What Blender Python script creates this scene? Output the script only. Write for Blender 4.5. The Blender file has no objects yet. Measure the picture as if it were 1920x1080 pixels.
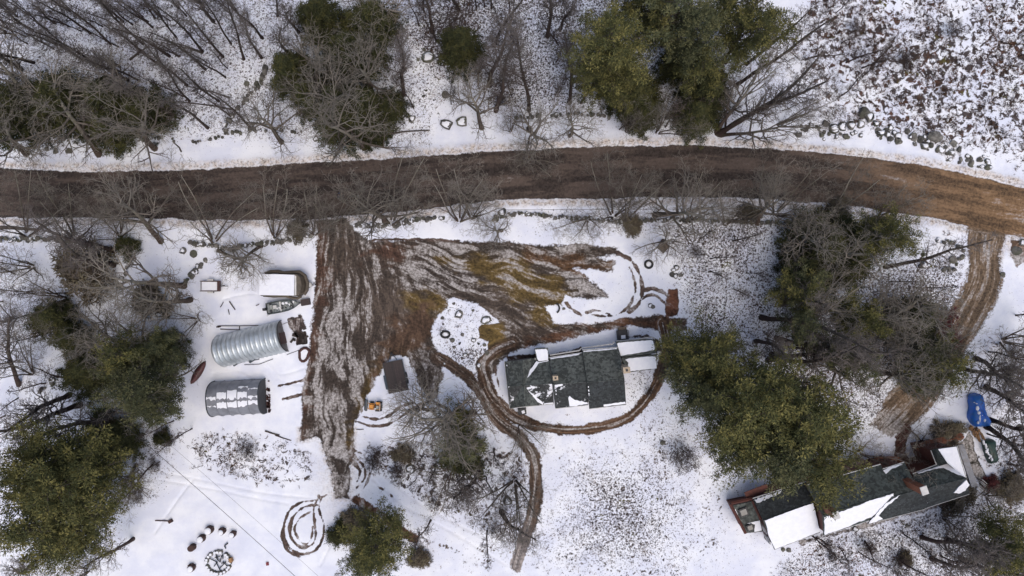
import bpy, bmesh, math, random
import numpy as np
from mathutils import Vector, Matrix

# ------------------------------------------------------------------ camera, sky, sun, exposure
scene = bpy.context.scene
COL = scene.collection
CAM_H = 80.0
cam_data = bpy.data.cameras.new("camera")
cam_data.sensor_width = 36.0
cam_data.lens = 24.0
cam_data.clip_start = 0.5
cam_data.clip_end = 2000.0
cam = bpy.data.objects.new("camera", cam_data)
cam.location = (0, 0, CAM_H)
cam.rotation_euler = (0, 0, 0)
COL.objects.link(cam)
scene.camera = cam

SUN_EL, SUN_ROT = 68.0, 150.0
world = bpy.data.worlds.new("World")
scene.world = world
world.use_nodes = True
wn = world.node_tree.nodes
bgn = wn["Background"]
sky = wn.new("ShaderNodeTexSky")
sky.sky_type = 'NISHITA'
sky.sun_disc = False
sky.sun_elevation = math.radians(SUN_EL)
sky.sun_rotation = math.radians(SUN_ROT)
sky.dust_density = 4.0
sky.ozone_density = 0.6
sky.air_density = 1.0
world.node_tree.links.new(sky.outputs[0], bgn.inputs[0])
bgn.inputs[1].default_value = 0.15
sd_ = bpy.data.lights.new("sun", 'SUN')
sd_.energy = 0.9
sd_.angle = math.radians(50)
sd_.color = (1.0, 0.95, 0.90)
sun = bpy.data.objects.new("sun", sd_)
sun.rotation_euler = (math.radians(90 - SUN_EL), 0, math.radians(180 - SUN_ROT))
COL.objects.link(sun)
scene.view_settings.view_transform = 'Standard'
scene.view_settings.look = 'None'
scene.view_settings.gamma = 1.0
scene.view_settings.exposure = 0.09
scene.view_settings.use_curve_mapping = False

# ------------------------------------------------------------------ geometry helpers
M_PER_PX = CAM_H / 1280.0          # ground metres per photograph pixel


def G(px, py, z=0.0):
    s = (CAM_H - z) / 1280.0
    return Vector(((px - 960) * s, (540 - py) * s, z))


def plane_hit(px, py, pl):
    o = Vector((0, 0, CAM_H))
    d = Vector(((px - 960) / 1280.0, (540 - py) / 1280.0, -1.0))
    a, b, c = pl
    n = (b - a).cross(c - a).normalized()
    t = (a - o).dot(n) / d.dot(n)
    return o + d * t, (n if n.z > 0 else -n)


def srgb(r, g, b):
    f = lambda c: (c / 255 / 12.92) if c <= 10 else ((c / 255 + 0.055) / 1.055) ** 2.4
    return (f(r), f(g), f(b), 1.0)


# ------------------------------------------------------------------ node helpers
class NT:
    def __init__(self, name):
        self.m = bpy.data.materials.new(name)
        self.m.use_nodes = True
        self.t = self.m.node_tree
        self.b = self.t.nodes["Principled BSDF"]
        self.b.inputs["Roughness"].default_value = 0.85

    def n(self, kind, **kw):
        nd = self.t.nodes.new(kind)
        for k, v in kw.items():
            setattr(nd, k, v)
        return nd

    def link(self, a, b):
        self.t.links.new(a, b)

    def put(self, sock, v):
        if isinstance(v, (int, float)):
            sock.default_value = v
        elif isinstance(v, (tuple, list)):
            sock.default_value = v
        else:
            self.link(v, sock)

    def math(self, op, a, b=0.0, c=None, clamp=False):
        nd = self.n("ShaderNodeMath", operation=op, use_clamp=clamp)
        self.put(nd.inputs[0], a)
        self.put(nd.inputs[1], b)
        if c is not None:
            self.put(nd.inputs[2], c)
        return nd.outputs[0]

    def ramp(self, v, lo, hi, a=0.0, b=1.0):
        nd = self.n("ShaderNodeMapRange", interpolation_type='SMOOTHSTEP')
        self.put(nd.inputs[0], v)
        self.put(nd.inputs[1], lo)
        self.put(nd.inputs[2], hi)
        self.put(nd.inputs[3], a)
        self.put(nd.inputs[4], b)
        return nd.outputs[0]

    def lin(self, v, lo, hi, a=0.0, b=1.0):
        nd = self.n("ShaderNodeMapRange")
        self.put(nd.inputs[0], v)
        nd.inputs[1].default_value, nd.inputs[2].default_value = lo, hi
        self.put(nd.inputs[3], a)
        self.put(nd.inputs[4], b)
        return nd.outputs[0]

    def mix(self, f, a, b, mode='MIX'):
        nd = self.n("ShaderNodeMix", data_type='RGBA', blend_type=mode)
        self.put(nd.inputs[0], f)
        self.put(nd.inputs[6], a)
        self.put(nd.inputs[7], b)
        return nd.outputs[2]

    def noise(self, vec, scale, detail=4.0, rough=0.55, dist=0.0):
        nd = self.n("ShaderNodeTexNoise")
        if vec is not None:
            self.link(vec, nd.inputs["Vector"])
        nd.inputs["Scale"].default_value = scale
        nd.inputs["Detail"].default_value = detail
        nd.inputs["Roughness"].default_value = rough
        nd.inputs["Distortion"].default_value = dist
        return nd.outputs[0]

    def attr(self, name, vec=False):
        nd = self.n("ShaderNodeAttribute", attribute_name=name)
        return nd.outputs["Vector"] if vec == 1 else (nd.outputs["Color"] if vec == 2 else nd.outputs["Fac"])

    def pos(self, world=True):
        if world:
            return self.n("ShaderNodeNewGeometry").outputs["Position"]
        return self.n("ShaderNodeTexCoord").outputs["Object"]

    def bump(self, h, strength=0.4, dist=0.05):
        nd = self.n("ShaderNodeBump")
        nd.inputs["Strength"].default_value = strength
        nd.inputs["Distance"].default_value = dist
        self.link(h, nd.inputs["Height"])
        self.link(nd.outputs[0], self.b.inputs["Normal"])


def simple(name, c1, c2=None, scale=3.0, rough=0.8, metal=0.0, bump=0.0, rnd=0.0, detail=5.0, stretch=None, world=False, thr=None):
    t = NT(name)
    p = t.pos(world)
    if stretch:
        mp = t.n("ShaderNodeMapping")
        mp.inputs["Scale"].default_value = stretch
        t.link(p, mp.inputs["Vector"])
        p = mp.outputs[0]
    nz = t.noise(p, scale, detail, 0.62)
    c2 = c2 or tuple(x * 0.6 for x in c1[:3]) + (1,)
    lo, hi = thr or (0.32, 0.68)
    col = t.mix(t.ramp(nz, lo, hi), c1, c2)
    if rnd:
        oi = t.n("ShaderNodeObjectInfo").outputs["Random"]
        v = t.lin(oi, 0, 1, 1 - rnd, 1 + rnd)
        hs = t.n("ShaderNodeHueSaturation")
        t.link(v, hs.inputs["Value"])
        t.link(col, hs.inputs["Color"])
        col = hs.outputs[0]
    t.link(col, t.b.inputs["Base Color"])
    t.b.inputs["Roughness"].default_value = rough
    t.b.inputs["Metallic"].default_value = metal
    if bump:
        t.bump(nz, bump, 0.06)
    return t.m


# ------------------------------------------------------------------ mesh helpers
class MB:
    def __init__(self):
        self.v, self.f = [], []

    def add(self, vs, fs):
        o = len(self.v)
        self.v += [tuple(x) for x in vs]
        self.f += [tuple(i + o for i in f) for f in fs]
        return self

    def box(self, c, d, rz=0.0, taper=1.0):
        cx, cy, cz = c
        a, b, h = d[0] / 2, d[1] / 2, d[2] / 2
        cs, sn = math.cos(rz), math.sin(rz)
        vs = []
        for z, k in ((-h, 1.0), (h, taper)):
            for x, y in ((-a, -b), (a, -b), (a, b), (-a, b)):
                x, y = x * k, y * k
                vs.append((cx + x * cs - y * sn, cy + x * sn + y * cs, cz + z))
        return self.add(vs, [(3, 2, 1, 0), (4, 5, 6, 7), (0, 1, 5, 4), (1, 2, 6, 5), (2, 3, 7, 6), (3, 0, 4, 7)])

    def slab(self, top, th):
        n = len(top)
        top = [Vector(p) for p in top]
        nn = Vector((0, 0, 0))
        for i in range(n):
            nn += top[i].cross(top[(i + 1) % n])
        if nn.z < 0:
            top = top[::-1]
        bot = [p - Vector((0, 0, th)) for p in top]
        fs = [tuple(range(n)), tuple(range(2 * n - 1, n - 1, -1))]
        for i in range(n):
            j = (i + 1) % n
            fs.append((j, i, n + i, n + j))
        return self.add(top + bot, fs)

    def tube(self, pts, r, sides=6, r2=None, closed=False):
        pts = [Vector(p) for p in pts]
        n = len(pts)
        rings = []
        for i, p in enumerate(pts):
            if closed:
                d = pts[(i + 1) % n] - pts[i - 1]
            else:
                d = pts[min(i + 1, n - 1)] - pts[max(i - 1, 0)]
            d.normalize()
            up = Vector((0, 0, 1)) if abs(d.z) < 0.9 else Vector((1, 0, 0))
            a = d.cross(up).normalized()
            b = d.cross(a)
            rr = r if r2 is None else r + (r2 - r) * i / max(1, n - 1)
            rings.append([p + a * rr * math.cos(6.2832 * k / sides) + b * rr * math.sin(6.2832 * k / sides) for k in range(sides)])
        vs = [q for ring in rings for q in ring]
        fs = []
        for i in range(n if closed else n - 1):
            j = (i + 1) % n
            for k in range(sides):
                l = (k + 1) % sides
                fs.append((i * sides + k, i * sides + l, j * sides + l, j * sides + k))
        if not closed:
            fs.append(tuple(range(sides))[::-1])
            fs.append(tuple((n - 1) * sides + k for k in range(sides)))
        return self.add(vs, fs)

    def lathe(self, c, prof, sides=14, squash=(1, 1), jit=0.0, rng=None):
        vs, fs = [], []
        jj = [1 + (rng.uniform(-jit, jit) if rng else 0) for _ in range(sides)]
        for (r, z) in prof:
            for k in range(sides):
                a = 6.2832 * k / sides
                vs.append((c[0] + r * squash[0] * jj[k] * math.cos(a), c[1] + r * squash[1] * jj[k] * math.sin(a), c[2] + z))
        for i in range(len(prof) - 1):
            for k in range(sides):
                l = (k + 1) % sides
                fs.append((i * sides + k, i * sides + l, (i + 1) * sides + l, (i + 1) * sides + k))
        fs.append(tuple((len(prof) - 1) * sides + k for k in range(sides)))
        return self.add(vs, fs)

    def build(self, name, mat, parent=None, origin=None, smooth=False):
        me = bpy.data.meshes.new(name)
        o = Vector(origin) if origin is not None else (Vector(parent["_o"]) if parent is not None and "_o" in parent else Vector((0, 0, 0)))
        me.from_pydata([(x - o[0], y - o[1], z - o[2]) for x, y, z in self.v], [], self.f)
        me.materials.append(mat)
        if smooth:
            me.polygons.foreach_set("use_smooth", [True] * len(me.polygons))
        ob = bpy.data.objects.new(name, me)
        if parent is not None:
            ob.parent = parent
            ob["_o"] = tuple(o)
        else:
            ob.location = o
            ob["_o"] = tuple(o)
        COL.objects.link(ob)
        return ob


def np_mesh(name, verts, faces, mat, attrs=None, smooth=False):
    """verts Nx3, faces Mxk numpy"""
    me = bpy.data.meshes.new(name)
    k = faces.shape[1]
    me.vertices.add(len(verts))
    me.vertices.foreach_set("co", np.ascontiguousarray(verts, dtype=np.float32).ravel())
    me.loops.add(faces.size)
    me.loops.foreach_set("vertex_index", np.ascontiguousarray(faces, dtype=np.int32).ravel())
    me.polygons.add(len(faces))
    me.polygons.foreach_set("loop_start", np.arange(0, faces.size, k, dtype=np.int32))
    me.polygons.foreach_set("loop_total", np.full(len(faces), k, dtype=np.int32))
    if smooth:
        me.polygons.foreach_set("use_smooth", np.ones(len(faces), dtype=bool))
    me.update(calc_edges=True)
    for an, (ty, dat) in (attrs or {}).items():
        a = me.attributes.new(an, ty, 'POINT')
        key = {"FLOAT": "value", "FLOAT_VECTOR": "vector", "FLOAT_COLOR": "color"}[ty]
        a.data.foreach_set(key, np.ascontiguousarray(dat, dtype=np.float32).ravel())
    me.materials.append(mat)
    return me


def tag(o, label, cat, group=None, kind=None):
    if label:
        o["label"] = label
    if cat:
        o["category"] = cat
    if group:
        o["group"] = group
    if kind:
        o["kind"] = kind
    return o


def thing(name, base, label, cat, group=None):
    o = bpy.data.objects.new(name, None)
    o.empty_display_size = 0.3
    o.location = base
    o["_o"] = tuple(base)
    COL.objects.link(o)
    return tag(o, label, cat, group)


def part(parent, name, mb, mat, smooth=False, label=None):
    ob = mb.build(name, mat, parent, smooth=smooth)
    if label:
        ob["label"] = label
    return ob


def vnoise(x, y, scale, seed):
    r = np.random.RandomState(seed)
    g = r.rand(256, 256).astype(np.float32)
    fx, fy = x / scale + 1000.0, y / scale + 1000.0
    ix, iy = np.floor(fx).astype(int), np.floor(fy).astype(int)
    tx, ty = fx - ix, fy - iy
    tx, ty = tx * tx * (3 - 2 * tx), ty * ty * (3 - 2 * ty)
    a, b = g[ix % 256, iy % 256], g[(ix + 1) % 256, iy % 256]
    c, d = g[ix % 256, (iy + 1) % 256], g[(ix + 1) % 256, (iy + 1) % 256]
    return (a * (1 - tx) + b * tx) * (1 - ty) + (c * (1 - tx) + d * tx) * ty


def fbm(x, y, scale, seed, oct=4):
    s, amp, tot = 0, 1.0, 0
    for i in range(oct):
        s = s + amp * vnoise(x, y, scale / 2 ** i, seed + i)
        tot += amp
        amp *= 0.55
    return s / tot


def sstep(x, a, b):
    t = np.clip((x - a) / (b - a), 0, 1)
    return t * t * (3 - 2 * t)


def poly_sd(px, py, poly, margin=60):
    """signed distance in px, positive inside"""
    P = np.array(poly, dtype=np.float64)
    out = np.full(px.shape, -1e3)
    m = (px > P[:, 0].min() - margin) & (px < P[:, 0].max() + margin) & (py > P[:, 1].min() - margin) & (py < P[:, 1].max() + margin)
    x, y = px[m], py[m]
    d = np.full(x.shape, 1e9)
    ins = np.zeros(x.shape, bool)
    for i in range(len(P)):
        ax, ay = P[i]
        bx, by = P[(i + 1) % len(P)]
        dx, dy = bx - ax, by - ay
        t = np.clip(((x - ax) * dx + (y - ay) * dy) / (dx * dx + dy * dy + 1e-9), 0, 1)
        d = np.minimum(d, np.hypot(x - ax - t * dx, y - ay - t * dy))
        c = ((ay > y) != (by > y)) & (x < (bx - ax) * (y - ay) / (by - ay + 1e-12) + ax)
        ins ^= c
    out[m] = np.where(ins, d, -d)
    return out


def line_sd(px, py, pts, hw, margin=60):
    P = np.array(pts, dtype=np.float64)
    out = np.full(px.shape, -1e3)
    m = (px > P[:, 0].min() - margin) & (px < P[:, 0].max() + margin) & (py > P[:, 1].min() - margin) & (py < P[:, 1].max() + margin)
    x, y = px[m], py[m]
    d = np.full(x.shape, 1e9)
    for i in range(len(P) - 1):
        ax, ay = P[i]
        bx, by = P[i + 1]
        dx, dy = bx - ax, by - ay
        t = np.clip(((x - ax) * dx + (y - ay) * dy) / (dx * dx + dy * dy + 1e-9), 0, 1)
        d = np.minimum(d, np.hypot(x - ax - t * dx, y - ay - t * dy))
    out[m] = hw - d
    return out


def line_uv(px, py, pts):
    """arc length and signed offset from a polyline, px"""
    P = np.array(pts, dtype=np.float64)
    m = (px > P[:, 0].min() - 40) & (px < P[:, 0].max() + 40) & (py > P[:, 1].min() - 40) & (py < P[:, 1].max() + 40)
    x, y = px[m], py[m]
    best, S_, O_, acc = np.full(x.shape, 1e9), np.zeros(x.shape), np.zeros(x.shape), 0.0
    for i in range(len(P) - 1):
        ax, ay = P[i]
        dx, dy = P[i + 1] - P[i]
        L = math.hypot(dx, dy) + 1e-9
        t = np.clip(((x - ax) * dx + (y - ay) * dy) / (L * L), 0, 1)
        ex, ey = x - ax - t * dx, y - ay - t * dy
        d = np.hypot(ex, ey)
        b = d < best
        best[b] = d[b]
        S_[b] = (acc + t * L)[b]
        O_[b] = (np.sign(dx * ey - dy * ex) * d)[b]
        acc += L
    so, oo, dd = np.zeros(px.shape), np.zeros(px.shape), np.full(px.shape, 1e3)
    so[m], oo[m], dd[m] = S_, O_, best
    return so, oo, dd


def smooth_line(pts, n=6):
    P = [Vector((p[0], p[1])) for p in pts]
    out = []
    for i in range(len(P) - 1):
        p0, p1, p2, p3 = P[max(i - 1, 0)], P[i], P[i + 1], P[min(i + 2, len(P) - 1)]
        for k in range(n):
            t = k / n
            q = 0.5 * ((2 * p1) + (p2 - p0) * t + (2 * p0 - 5 * p1 + 4 * p2 - p3) * t * t + (3 * p1 - p0 - 3 * p2 + p3) * t ** 3)
            out.append((q.x, q.y))
    out.append(tuple(P[-1]))
    return out

# ------------------------------------------------------------------ GROUND (one sheet)
def spaced(core, step, far):
    a = list(np.arange(-core, core + step / 2, step))
    out, x, s = [], core, step
    while x < far:
        s *= 1.22
        x += s
        out.append(x)
    return np.array([-v for v in out[::-1]] + a + out)


gx, gy = spaced(62.0, 0.155, 700.0), spaced(36.0, 0.155, 700.0)
X, Y = np.meshgrid(gx, gy)
X, Y = X.ravel(), Y.ravel()
PX, PY = X / M_PER_PX + 960, 540 - Y / M_PER_PX
# wander so that drawn outlines get a natural hand
WX = PX + (fbm(PX, PY, 60, 3) - 0.5) * 10 + (fbm(PX, PY, 14, 5, 3) - 0.5) * 7
WY = PY + (fbm(PX, PY, 60, 13) - 0.5) * 10 + (fbm(PX, PY, 14, 15, 3) - 0.5) * 7

ROAD_TOP = [(-700, 330), (0, 314), (100, 320), (200, 323), (400, 317), (560, 308), (700, 300), (850, 288), (1000, 280), (1150, 274), (1300, 272), (1400, 276), (1500, 282), (1600, 292), (1700, 306), (1800, 326), (1920, 352), (2400, 500)]
ROAD_BOT = [(-700, 430), (0, 408), (200, 410), (400, 413), (560, 412), (680, 403), (800, 392), (900, 378), (1000, 373), (1150, 372), (1300, 368), (1450, 374), (1560, 382), (1680, 399), (1760, 412), (1810, 424), (1920, 446), (2400, 620)]
ROAD = ROAD_TOP + ROAD_BOT[::-1]
YARD = [(592, 408), (650, 408), (668, 432), (690, 452), (800, 450), (900, 452), (1000, 457), (1090, 459), (1158, 463), (1158, 478), (1120, 484), (1152, 490), (1150, 508), (1092, 506), (1075, 500), (1120, 530), (1142, 556), (1100, 560), (1060, 552), (1050, 572),
        (1020, 576), (1035, 604), (1090, 607), (1180, 596), (1240, 592), (1287, 597), (1287, 620), (1240, 625), (1180, 612), (1100, 625), (1040, 640), (990, 652), (955, 662), (935, 680), (928, 700), (905, 700), (890, 700), (900, 680), (920, 650), (948, 622), (935, 600),
        (905, 578), (870, 563), (838, 558), (842, 575), (815, 600), (812, 640), (828, 668), (833, 705), (822, 745), (805, 752), (785, 720), (775, 690), (765, 672), (745, 668), (725, 676), (705, 712), (690, 745), (665, 800), (662, 830), (660, 880), (657, 935), (628, 935), (622, 890), (610, 850), (598, 822), (560, 825), (568, 740), (578, 690), (582, 620), (592, 540)]
GARDEN_GRASS = [(898, 612), (944, 603), (946, 634), (960, 645), (930, 672), (910, 668), (915, 638), (898, 634)]
OLIVE = [(820, 482), (900, 482), (960, 490), (1040, 515), (1080, 545), (1068, 575), (1030, 606), (1005, 590), (985, 565), (945, 548), (905, 522), (860, 502)]
OLIVE2 = [(770, 560), (840, 558), (842, 575), (815, 595), (790, 600), (765, 585)]
OLIVE3 = [(700, 735), (680, 770), (660, 830), (656, 800), (668, 740), (705, 680), (740, 640), (760, 650)]
RUST1 = [(740, 600), (800, 580), (810, 620), (770, 650), (730, 670), (705, 700), (715, 650)]
RUST2 = [(1000, 640), (1100, 612), (1200, 598), (1285, 605), (1240, 620), (1100, 628), (1040, 642)]
RUST3 = [(593, 420), (607, 420), (612, 520), (602, 620), (590, 680), (565, 820), (560, 800), (575, 700), (590, 560)]
RUST4 = [(692, 456), (760, 454), (770, 476), (720, 492), (690, 480)]
BROWN1 = [(1000, 478), (1090, 485), (1092, 506), (1150, 492), (1150, 508), (1060, 505)]
DRIVE = [(1812, 420), (1885, 432), (1873, 480), (1882, 530), (1850, 600), (1803, 670), (1763, 740), (1722, 790), (1670, 818), (1632, 802), (1658, 752), (1700, 700), (1730, 650), (1772, 600), (1806, 530), (1812, 480)]
PATH_C = smooth_line([(822, 668), (870, 700), (905, 735), (930, 782), (975, 822), (1000, 860), (1006, 910), (998, 960), (985, 1005), (968, 1062)])
PATH_H = smooth_line([(1243, 606), (1250, 650), (1238, 700), (1215, 748), (1180, 782), (1130, 800), (1060, 806), (1005, 798)])
PATH_W = smooth_line([(1000, 798), (960, 780), (925, 745), (912, 710), (905, 680), (930, 655), (960, 645)])
LEAFSTRIP = [(1254, 540), (1272, 541), (1270, 592), (1248, 594), (1246, 580)]
BACKPATH = smooth_line([(1698, 805), (1690, 825), (1688, 850), (1700, 872)])
VERGE_S = smooth_line([(668, 935), (700, 955), (740, 985), (775, 1010)])

N = len(X)
BRK = 0.6 * fbm(PX * 0.35 + PY * .05, PY - 0.12 * PX, 9, 333, 4) * 1.0 + 0.4 * fbm(PX, PY * .8, 26, 337, 4)
dirt = np.full(N, -1.0)
dcol = np.tile(np.array([0.06, 0.045, 0.035]), (N, 1))
streak = np.zeros(N)
hole = np.zeros(N)


def paint(sd, col, strk, soft=10.0, add=True, feather=7.0):
    global dirt, dcol, streak
    if not add:
        sd = sd + (BRK - 0.47) * 85
        feather = 13
    if add:
        dirt = np.maximum(dirt, np.clip(sd / soft, -1, 1))
    w = sstep(sd, -feather, feather)
    dcol = dcol * (1 - w[:, None]) + np.array(col)[None, :] * w[:, None]
    streak = streak * (1 - w) + strk * w


C_ROAD, C_TAN = (0.060, 0.047, 0.040), (0.155, 0.098, 0.052)
C_MUD, C_RUST, C_OLIVE, C_PATH, C_DRIVE_OLD = (0.070, 0.055, 0.044), (0.090, 0.048, 0.030), (0.112, 0.078, 0.026), (0.078, 0.052, 0.036), (0.200, 0.145, 0.090)
C_DRIVE = (0.150, 0.108, 0.070)

sd_yard = poly_sd(WX, WY, YARD)
paint(sd_yard, C_MUD, 0.40 + 0.22 * fbm(PX, PY, 45, 611, 3), 11)
# more bare snow and grit in the west of the yard, mud in the middle
west = np.exp(-(((PX - 625) / 55) ** 2 + ((PY - 640) / 110) ** 2)) * (sd_yard > -5)
streak = np.maximum(streak, 0) + 0.10 * west
tongue = np.exp(-(((PX - 630) / 35) ** 2 + ((PY - 830) / 80) ** 2)) * (sd_yard > -5)
streak += 0.16 * tongue
streak += 0.06 * (sd_yard > 0)
mid = np.exp(-(((PX - 840) / 90) ** 2 + ((PY - 520) / 28) ** 2)) * (sd_yard > -5)
streak += 0.16 * mid
mid2 = np.exp(-(((PX - 1090) / 70) ** 2 + ((PY - 540) / 30) ** 2)) * (sd_yard > -5)
streak += 0.22 * mid2
for cx, cy, rx, ry, k in ((640, 460, 40, 60, -0.28), (730, 570, 60, 60, -0.30), (920, 575, 55, 40, -0.25), (990, 620, 50, 30, -0.18), (680, 640, 50, 50, -0.05)):
    streak += k * np.exp(-(((PX - cx) / rx) ** 2 + ((PY - cy) / ry) ** 2)) * (sd_yard > -5)
for pl, c, s in ((OLIVE, C_OLIVE, 0.42), (OLIVE2, C_OLIVE, 0.35), (OLIVE3, (0.085, 0.058, 0.022), 0.45), (RUST1, (0.080, 0.050, 0.032), 0.3), (RUST2, (0.100, 0.052, 0.030), 0.3), (RUST3, (0.075, 0.043, 0.030), 0.38), (RUST4, (0.070, 0.040, 0.028), 0.25), (BROWN1, (0.10, 0.055, 0.026), 0.45)):
    paint(poly_sd(WX, WY, pl), c, s, add=False, feather=10)
paint(poly_sd(WX, WY, GARDEN_GRASS), C_OLIVE, 0.18, 4)
paint(poly_sd(WX, WY, LEAFSTRIP), (0.11, 0.048, 0.028), 0.2, 4)
paint(line_sd(WX, WY, PATH_C, 11.5), C_PATH, 0.25, 7)
paint(line_sd(WX, WY, PATH_W, 12), (0.08, 0.05, 0.032), 0.35, 6)
paint(line_sd(WX, WY, PATH_H, 9.5), (0.094, 0.055, 0.032), 0.22, 7)
fade = np.exp(-(((PX - 970) / 30) ** 2 + ((PY - 1040) / 55) ** 2))
dcol = dcol * (1 - fade[:, None]) + np.array((0.26, 0.24, 0.23))[None, :] * fade[:, None]
paint(poly_sd(WX, WY, DRIVE), C_DRIVE, 0.42, 16)
paint(line_sd(WX, WY, BACKPATH, 11), (0.10, 0.045, 0.035), 0.3, 6)
paint(line_sd(WX, WY, VERGE_S, 9), (0.12, 0.06, 0.035), 0.5, 9)
for pl, c, s, so in (([(1798, 838), (1820, 812), (1848, 900), (1836, 920)], (0.045, 0.042, 0.028), 0.75, 5),
                     ([(541, 600), (566, 592), (575, 612), (560, 628), (545, 620)], (0.08, 0.06, 0.055), 0.45, 6), ([(555, 622), (574, 620), (579, 646), (557, 648)], (0.035, 0.025, 0.022), 0.0, 3),
                     ([(1160, 632), (1215, 628), (1236, 640), (1240, 662), (1228, 660), (1226, 634)], (0.05, 0.035, 0.03), 0.2, 5),
                     ([(946, 668), (1002, 662), (1030, 662), (1090, 650), (1092, 660), (1030, 676), (950, 682)], (0.06, 0.035, 0.025), 0.3, 4),
                                          ([(1500, 1015), (1640, 978), (1820, 925), (1822, 930), (1642, 986), (1504, 1022)], (0.07, 0.05, 0.04), 0.75, 12),
                     ([(1890, 450), (1920, 450), (1920, 490), (1905, 500), (1893, 475)], (0.14, 0.09, 0.06), 0.5, 8)):
    paint(poly_sd(WX, WY, pl), c, s, so, feather=3)
sd_road = poly_sd(PX + (WX - PX) * 0.7, PY + (WY - PY) * 0.7, ROAD, 400)
rw = sstep(PX, 1450, 1920)[:, None]
rc = np.array(C_ROAD)[None, :] * (1 - rw) + np.array(C_TAN)[None, :] * rw
w = sstep(sd_road, -4, 4)
dcol = dcol * (1 - w[:, None]) + rc * w[:, None]
streak = streak * (1 - w) + (0.03 + 0.28 * sstep(PX, 1700, 1920)) * w
dirt = np.maximum(dirt, np.clip(sd_road / 5, -1, 1))
streak += 0.45 * np.exp(-(((PX - 1662) / 38) ** 2 + ((PY - 800) / 32) ** 2)) * (sd_road < -10)
# tyre tracks pressed through the snow
TRACKS = [([(1158, 474), (1182, 488), (1198, 512), (1204, 540), (1199, 568), (1180, 584)], 2.6), ([(1180, 500), (1190, 525), (1190, 550), (1178, 575), (1150, 592), (1110, 590)], 1.0),
          ([(1204, 546), (1222, 541), (1240, 547), (1252, 556)], 1.8), ([(1199, 566), (1212, 556), (1230, 555), (1248, 571)], 1.8),
          ([(612, 928), (592, 938), (562, 943), (540, 962), (531, 995), (538, 1020), (560, 1038), (588, 1034), (604, 1012), (607, 982), (598, 955), (603, 932)], 1.5),
          ([(596, 947), (572, 950), (551, 968), (543, 995), (550, 1015), (566, 1026), (584, 1022), (592, 1005), (590, 980), (588, 955), (598, 930)], 1.6),
          ([(582, 960), (562, 972), (553, 992), (560, 1012), (574, 1020), (584, 1008), (586, 988)], 1.3),
          ([(533, 985), (528, 1005), (540, 1032), (562, 1044)], 1.3),
          ([(672, 779), (692, 784), (712, 785), (735, 776), (752, 762), (772, 756)], 1.9), ([(668, 790), (690, 797), (712, 799), (740, 790), (765, 772), (790, 757)], 1.9),
          ([(521, 723), (545, 719), (573, 711)], 1.8), ([(529, 748), (550, 744), (573, 737)], 1.8),
          ([(655, 850), (672, 862), (684, 880), (682, 900), (668, 916)], 1.6), ([(657, 862), (668, 872), (675, 886), (670, 902)], 1.4), ([(654, 842), (680, 852), (692, 876), (690, 900), (676, 922)], 1.2),
          ([(700, 910), (725, 922), (738, 936)], 1.2), ([(692, 452), (720, 449), (800, 449), (860, 452)], 1.6), ([(1142, 590), (1120, 582), (1100, 586)], 1.4), ([(1090, 592), (1070, 578), (1060, 566)], 1.4),
          ([(941, 652), (928, 672), (934, 720), (950, 757)], 1.2), ([(1262, 625), (1262, 640), (1256, 660)], 1.4)]
trk = np.full(N, -1e3)
for pts, hw in TRACKS:
    trk = np.maximum(trk, line_sd(PX, PY, smooth_line(pts, 5), hw, 20))
tw = sstep(trk, -1.5, 1.0)
dcol = np.where((tw > 0.1)[:, None] & (dirt < 0.3)[:, None], np.array((0.085, 0.06, 0.05))[None, :], dcol)
tn = fbm(PX, PY, 13, 707, 3)
dirt = np.maximum(dirt, np.clip(trk / 3.2 + (tn - 0.42) * 2.2, -1, 1) * (trk > -6) - (trk <= -6))
streak = np.where(trk > -3, 0.35, streak)
# faint wheel marks that only dent the snow
dent = np.full(N, -1e3)
for pts in ([(300, 885), (400, 905), (500, 925), (600, 935)], [(300, 900), (400, 918), (500, 938), (540, 944)], [(480, 660), (520, 700), (570, 690)], [(490, 672), (530, 715), (575, 720)], [(420, 560), (470, 550), (500, 560)], [(500, 735), (450, 700), (400, 700)],
            [(700, 900), (760, 950), (850, 1000), (950, 1060)], [(720, 890), (780, 940), (870, 990), (960, 1030)], [(290, 1000), (330, 940), (360, 900)], [(600, 1060), (640, 990), (700, 960)]):
    dent = np.maximum(dent, line_sd(PX, PY, smooth_line(pts, 5), 1.5, 20))
# footprints
rngf = np.random.RandomState(4)
FOOT = []
for pts in ([(820, 1020), (870, 1035), (930, 1030), (1000, 1040)], [(830, 1025), (880, 1045), (920, 1055)], [(1020, 1030), (1080, 1042), (1120, 1055), (1180, 1068), (1280, 1076)], [(1040, 1040), (1100, 1060), (1160, 1072), (1240, 1074)],
            [(1360, 860), (1340, 900), (1320, 940), (1316, 980), (1300, 1030)], [(1352, 880), (1330, 930), (1325, 970)], [(1300, 640), (1240, 800), (1250, 900), (1240, 980), (1180, 1050)], [(1310, 1035), (1340, 1010), (1350, 960), (1345, 930)], [(1250, 830), (1210, 900), (1190, 1000), (1170, 1060)], [(1020, 830), (1080, 870), (1150, 900), (1200, 980)]):
    sl = smooth_line(pts, 8)
    for i in range(len(sl) - 1):
        a, b = np.array(sl[i]), np.array(sl[i + 1])
        L = np.hypot(*(b - a))
        for k in range(int(L / 9) + 1):
            p = a + (b - a) * rngf.rand() + rngf.randn(2) * 2.2
            FOOT.append(p)
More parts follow.
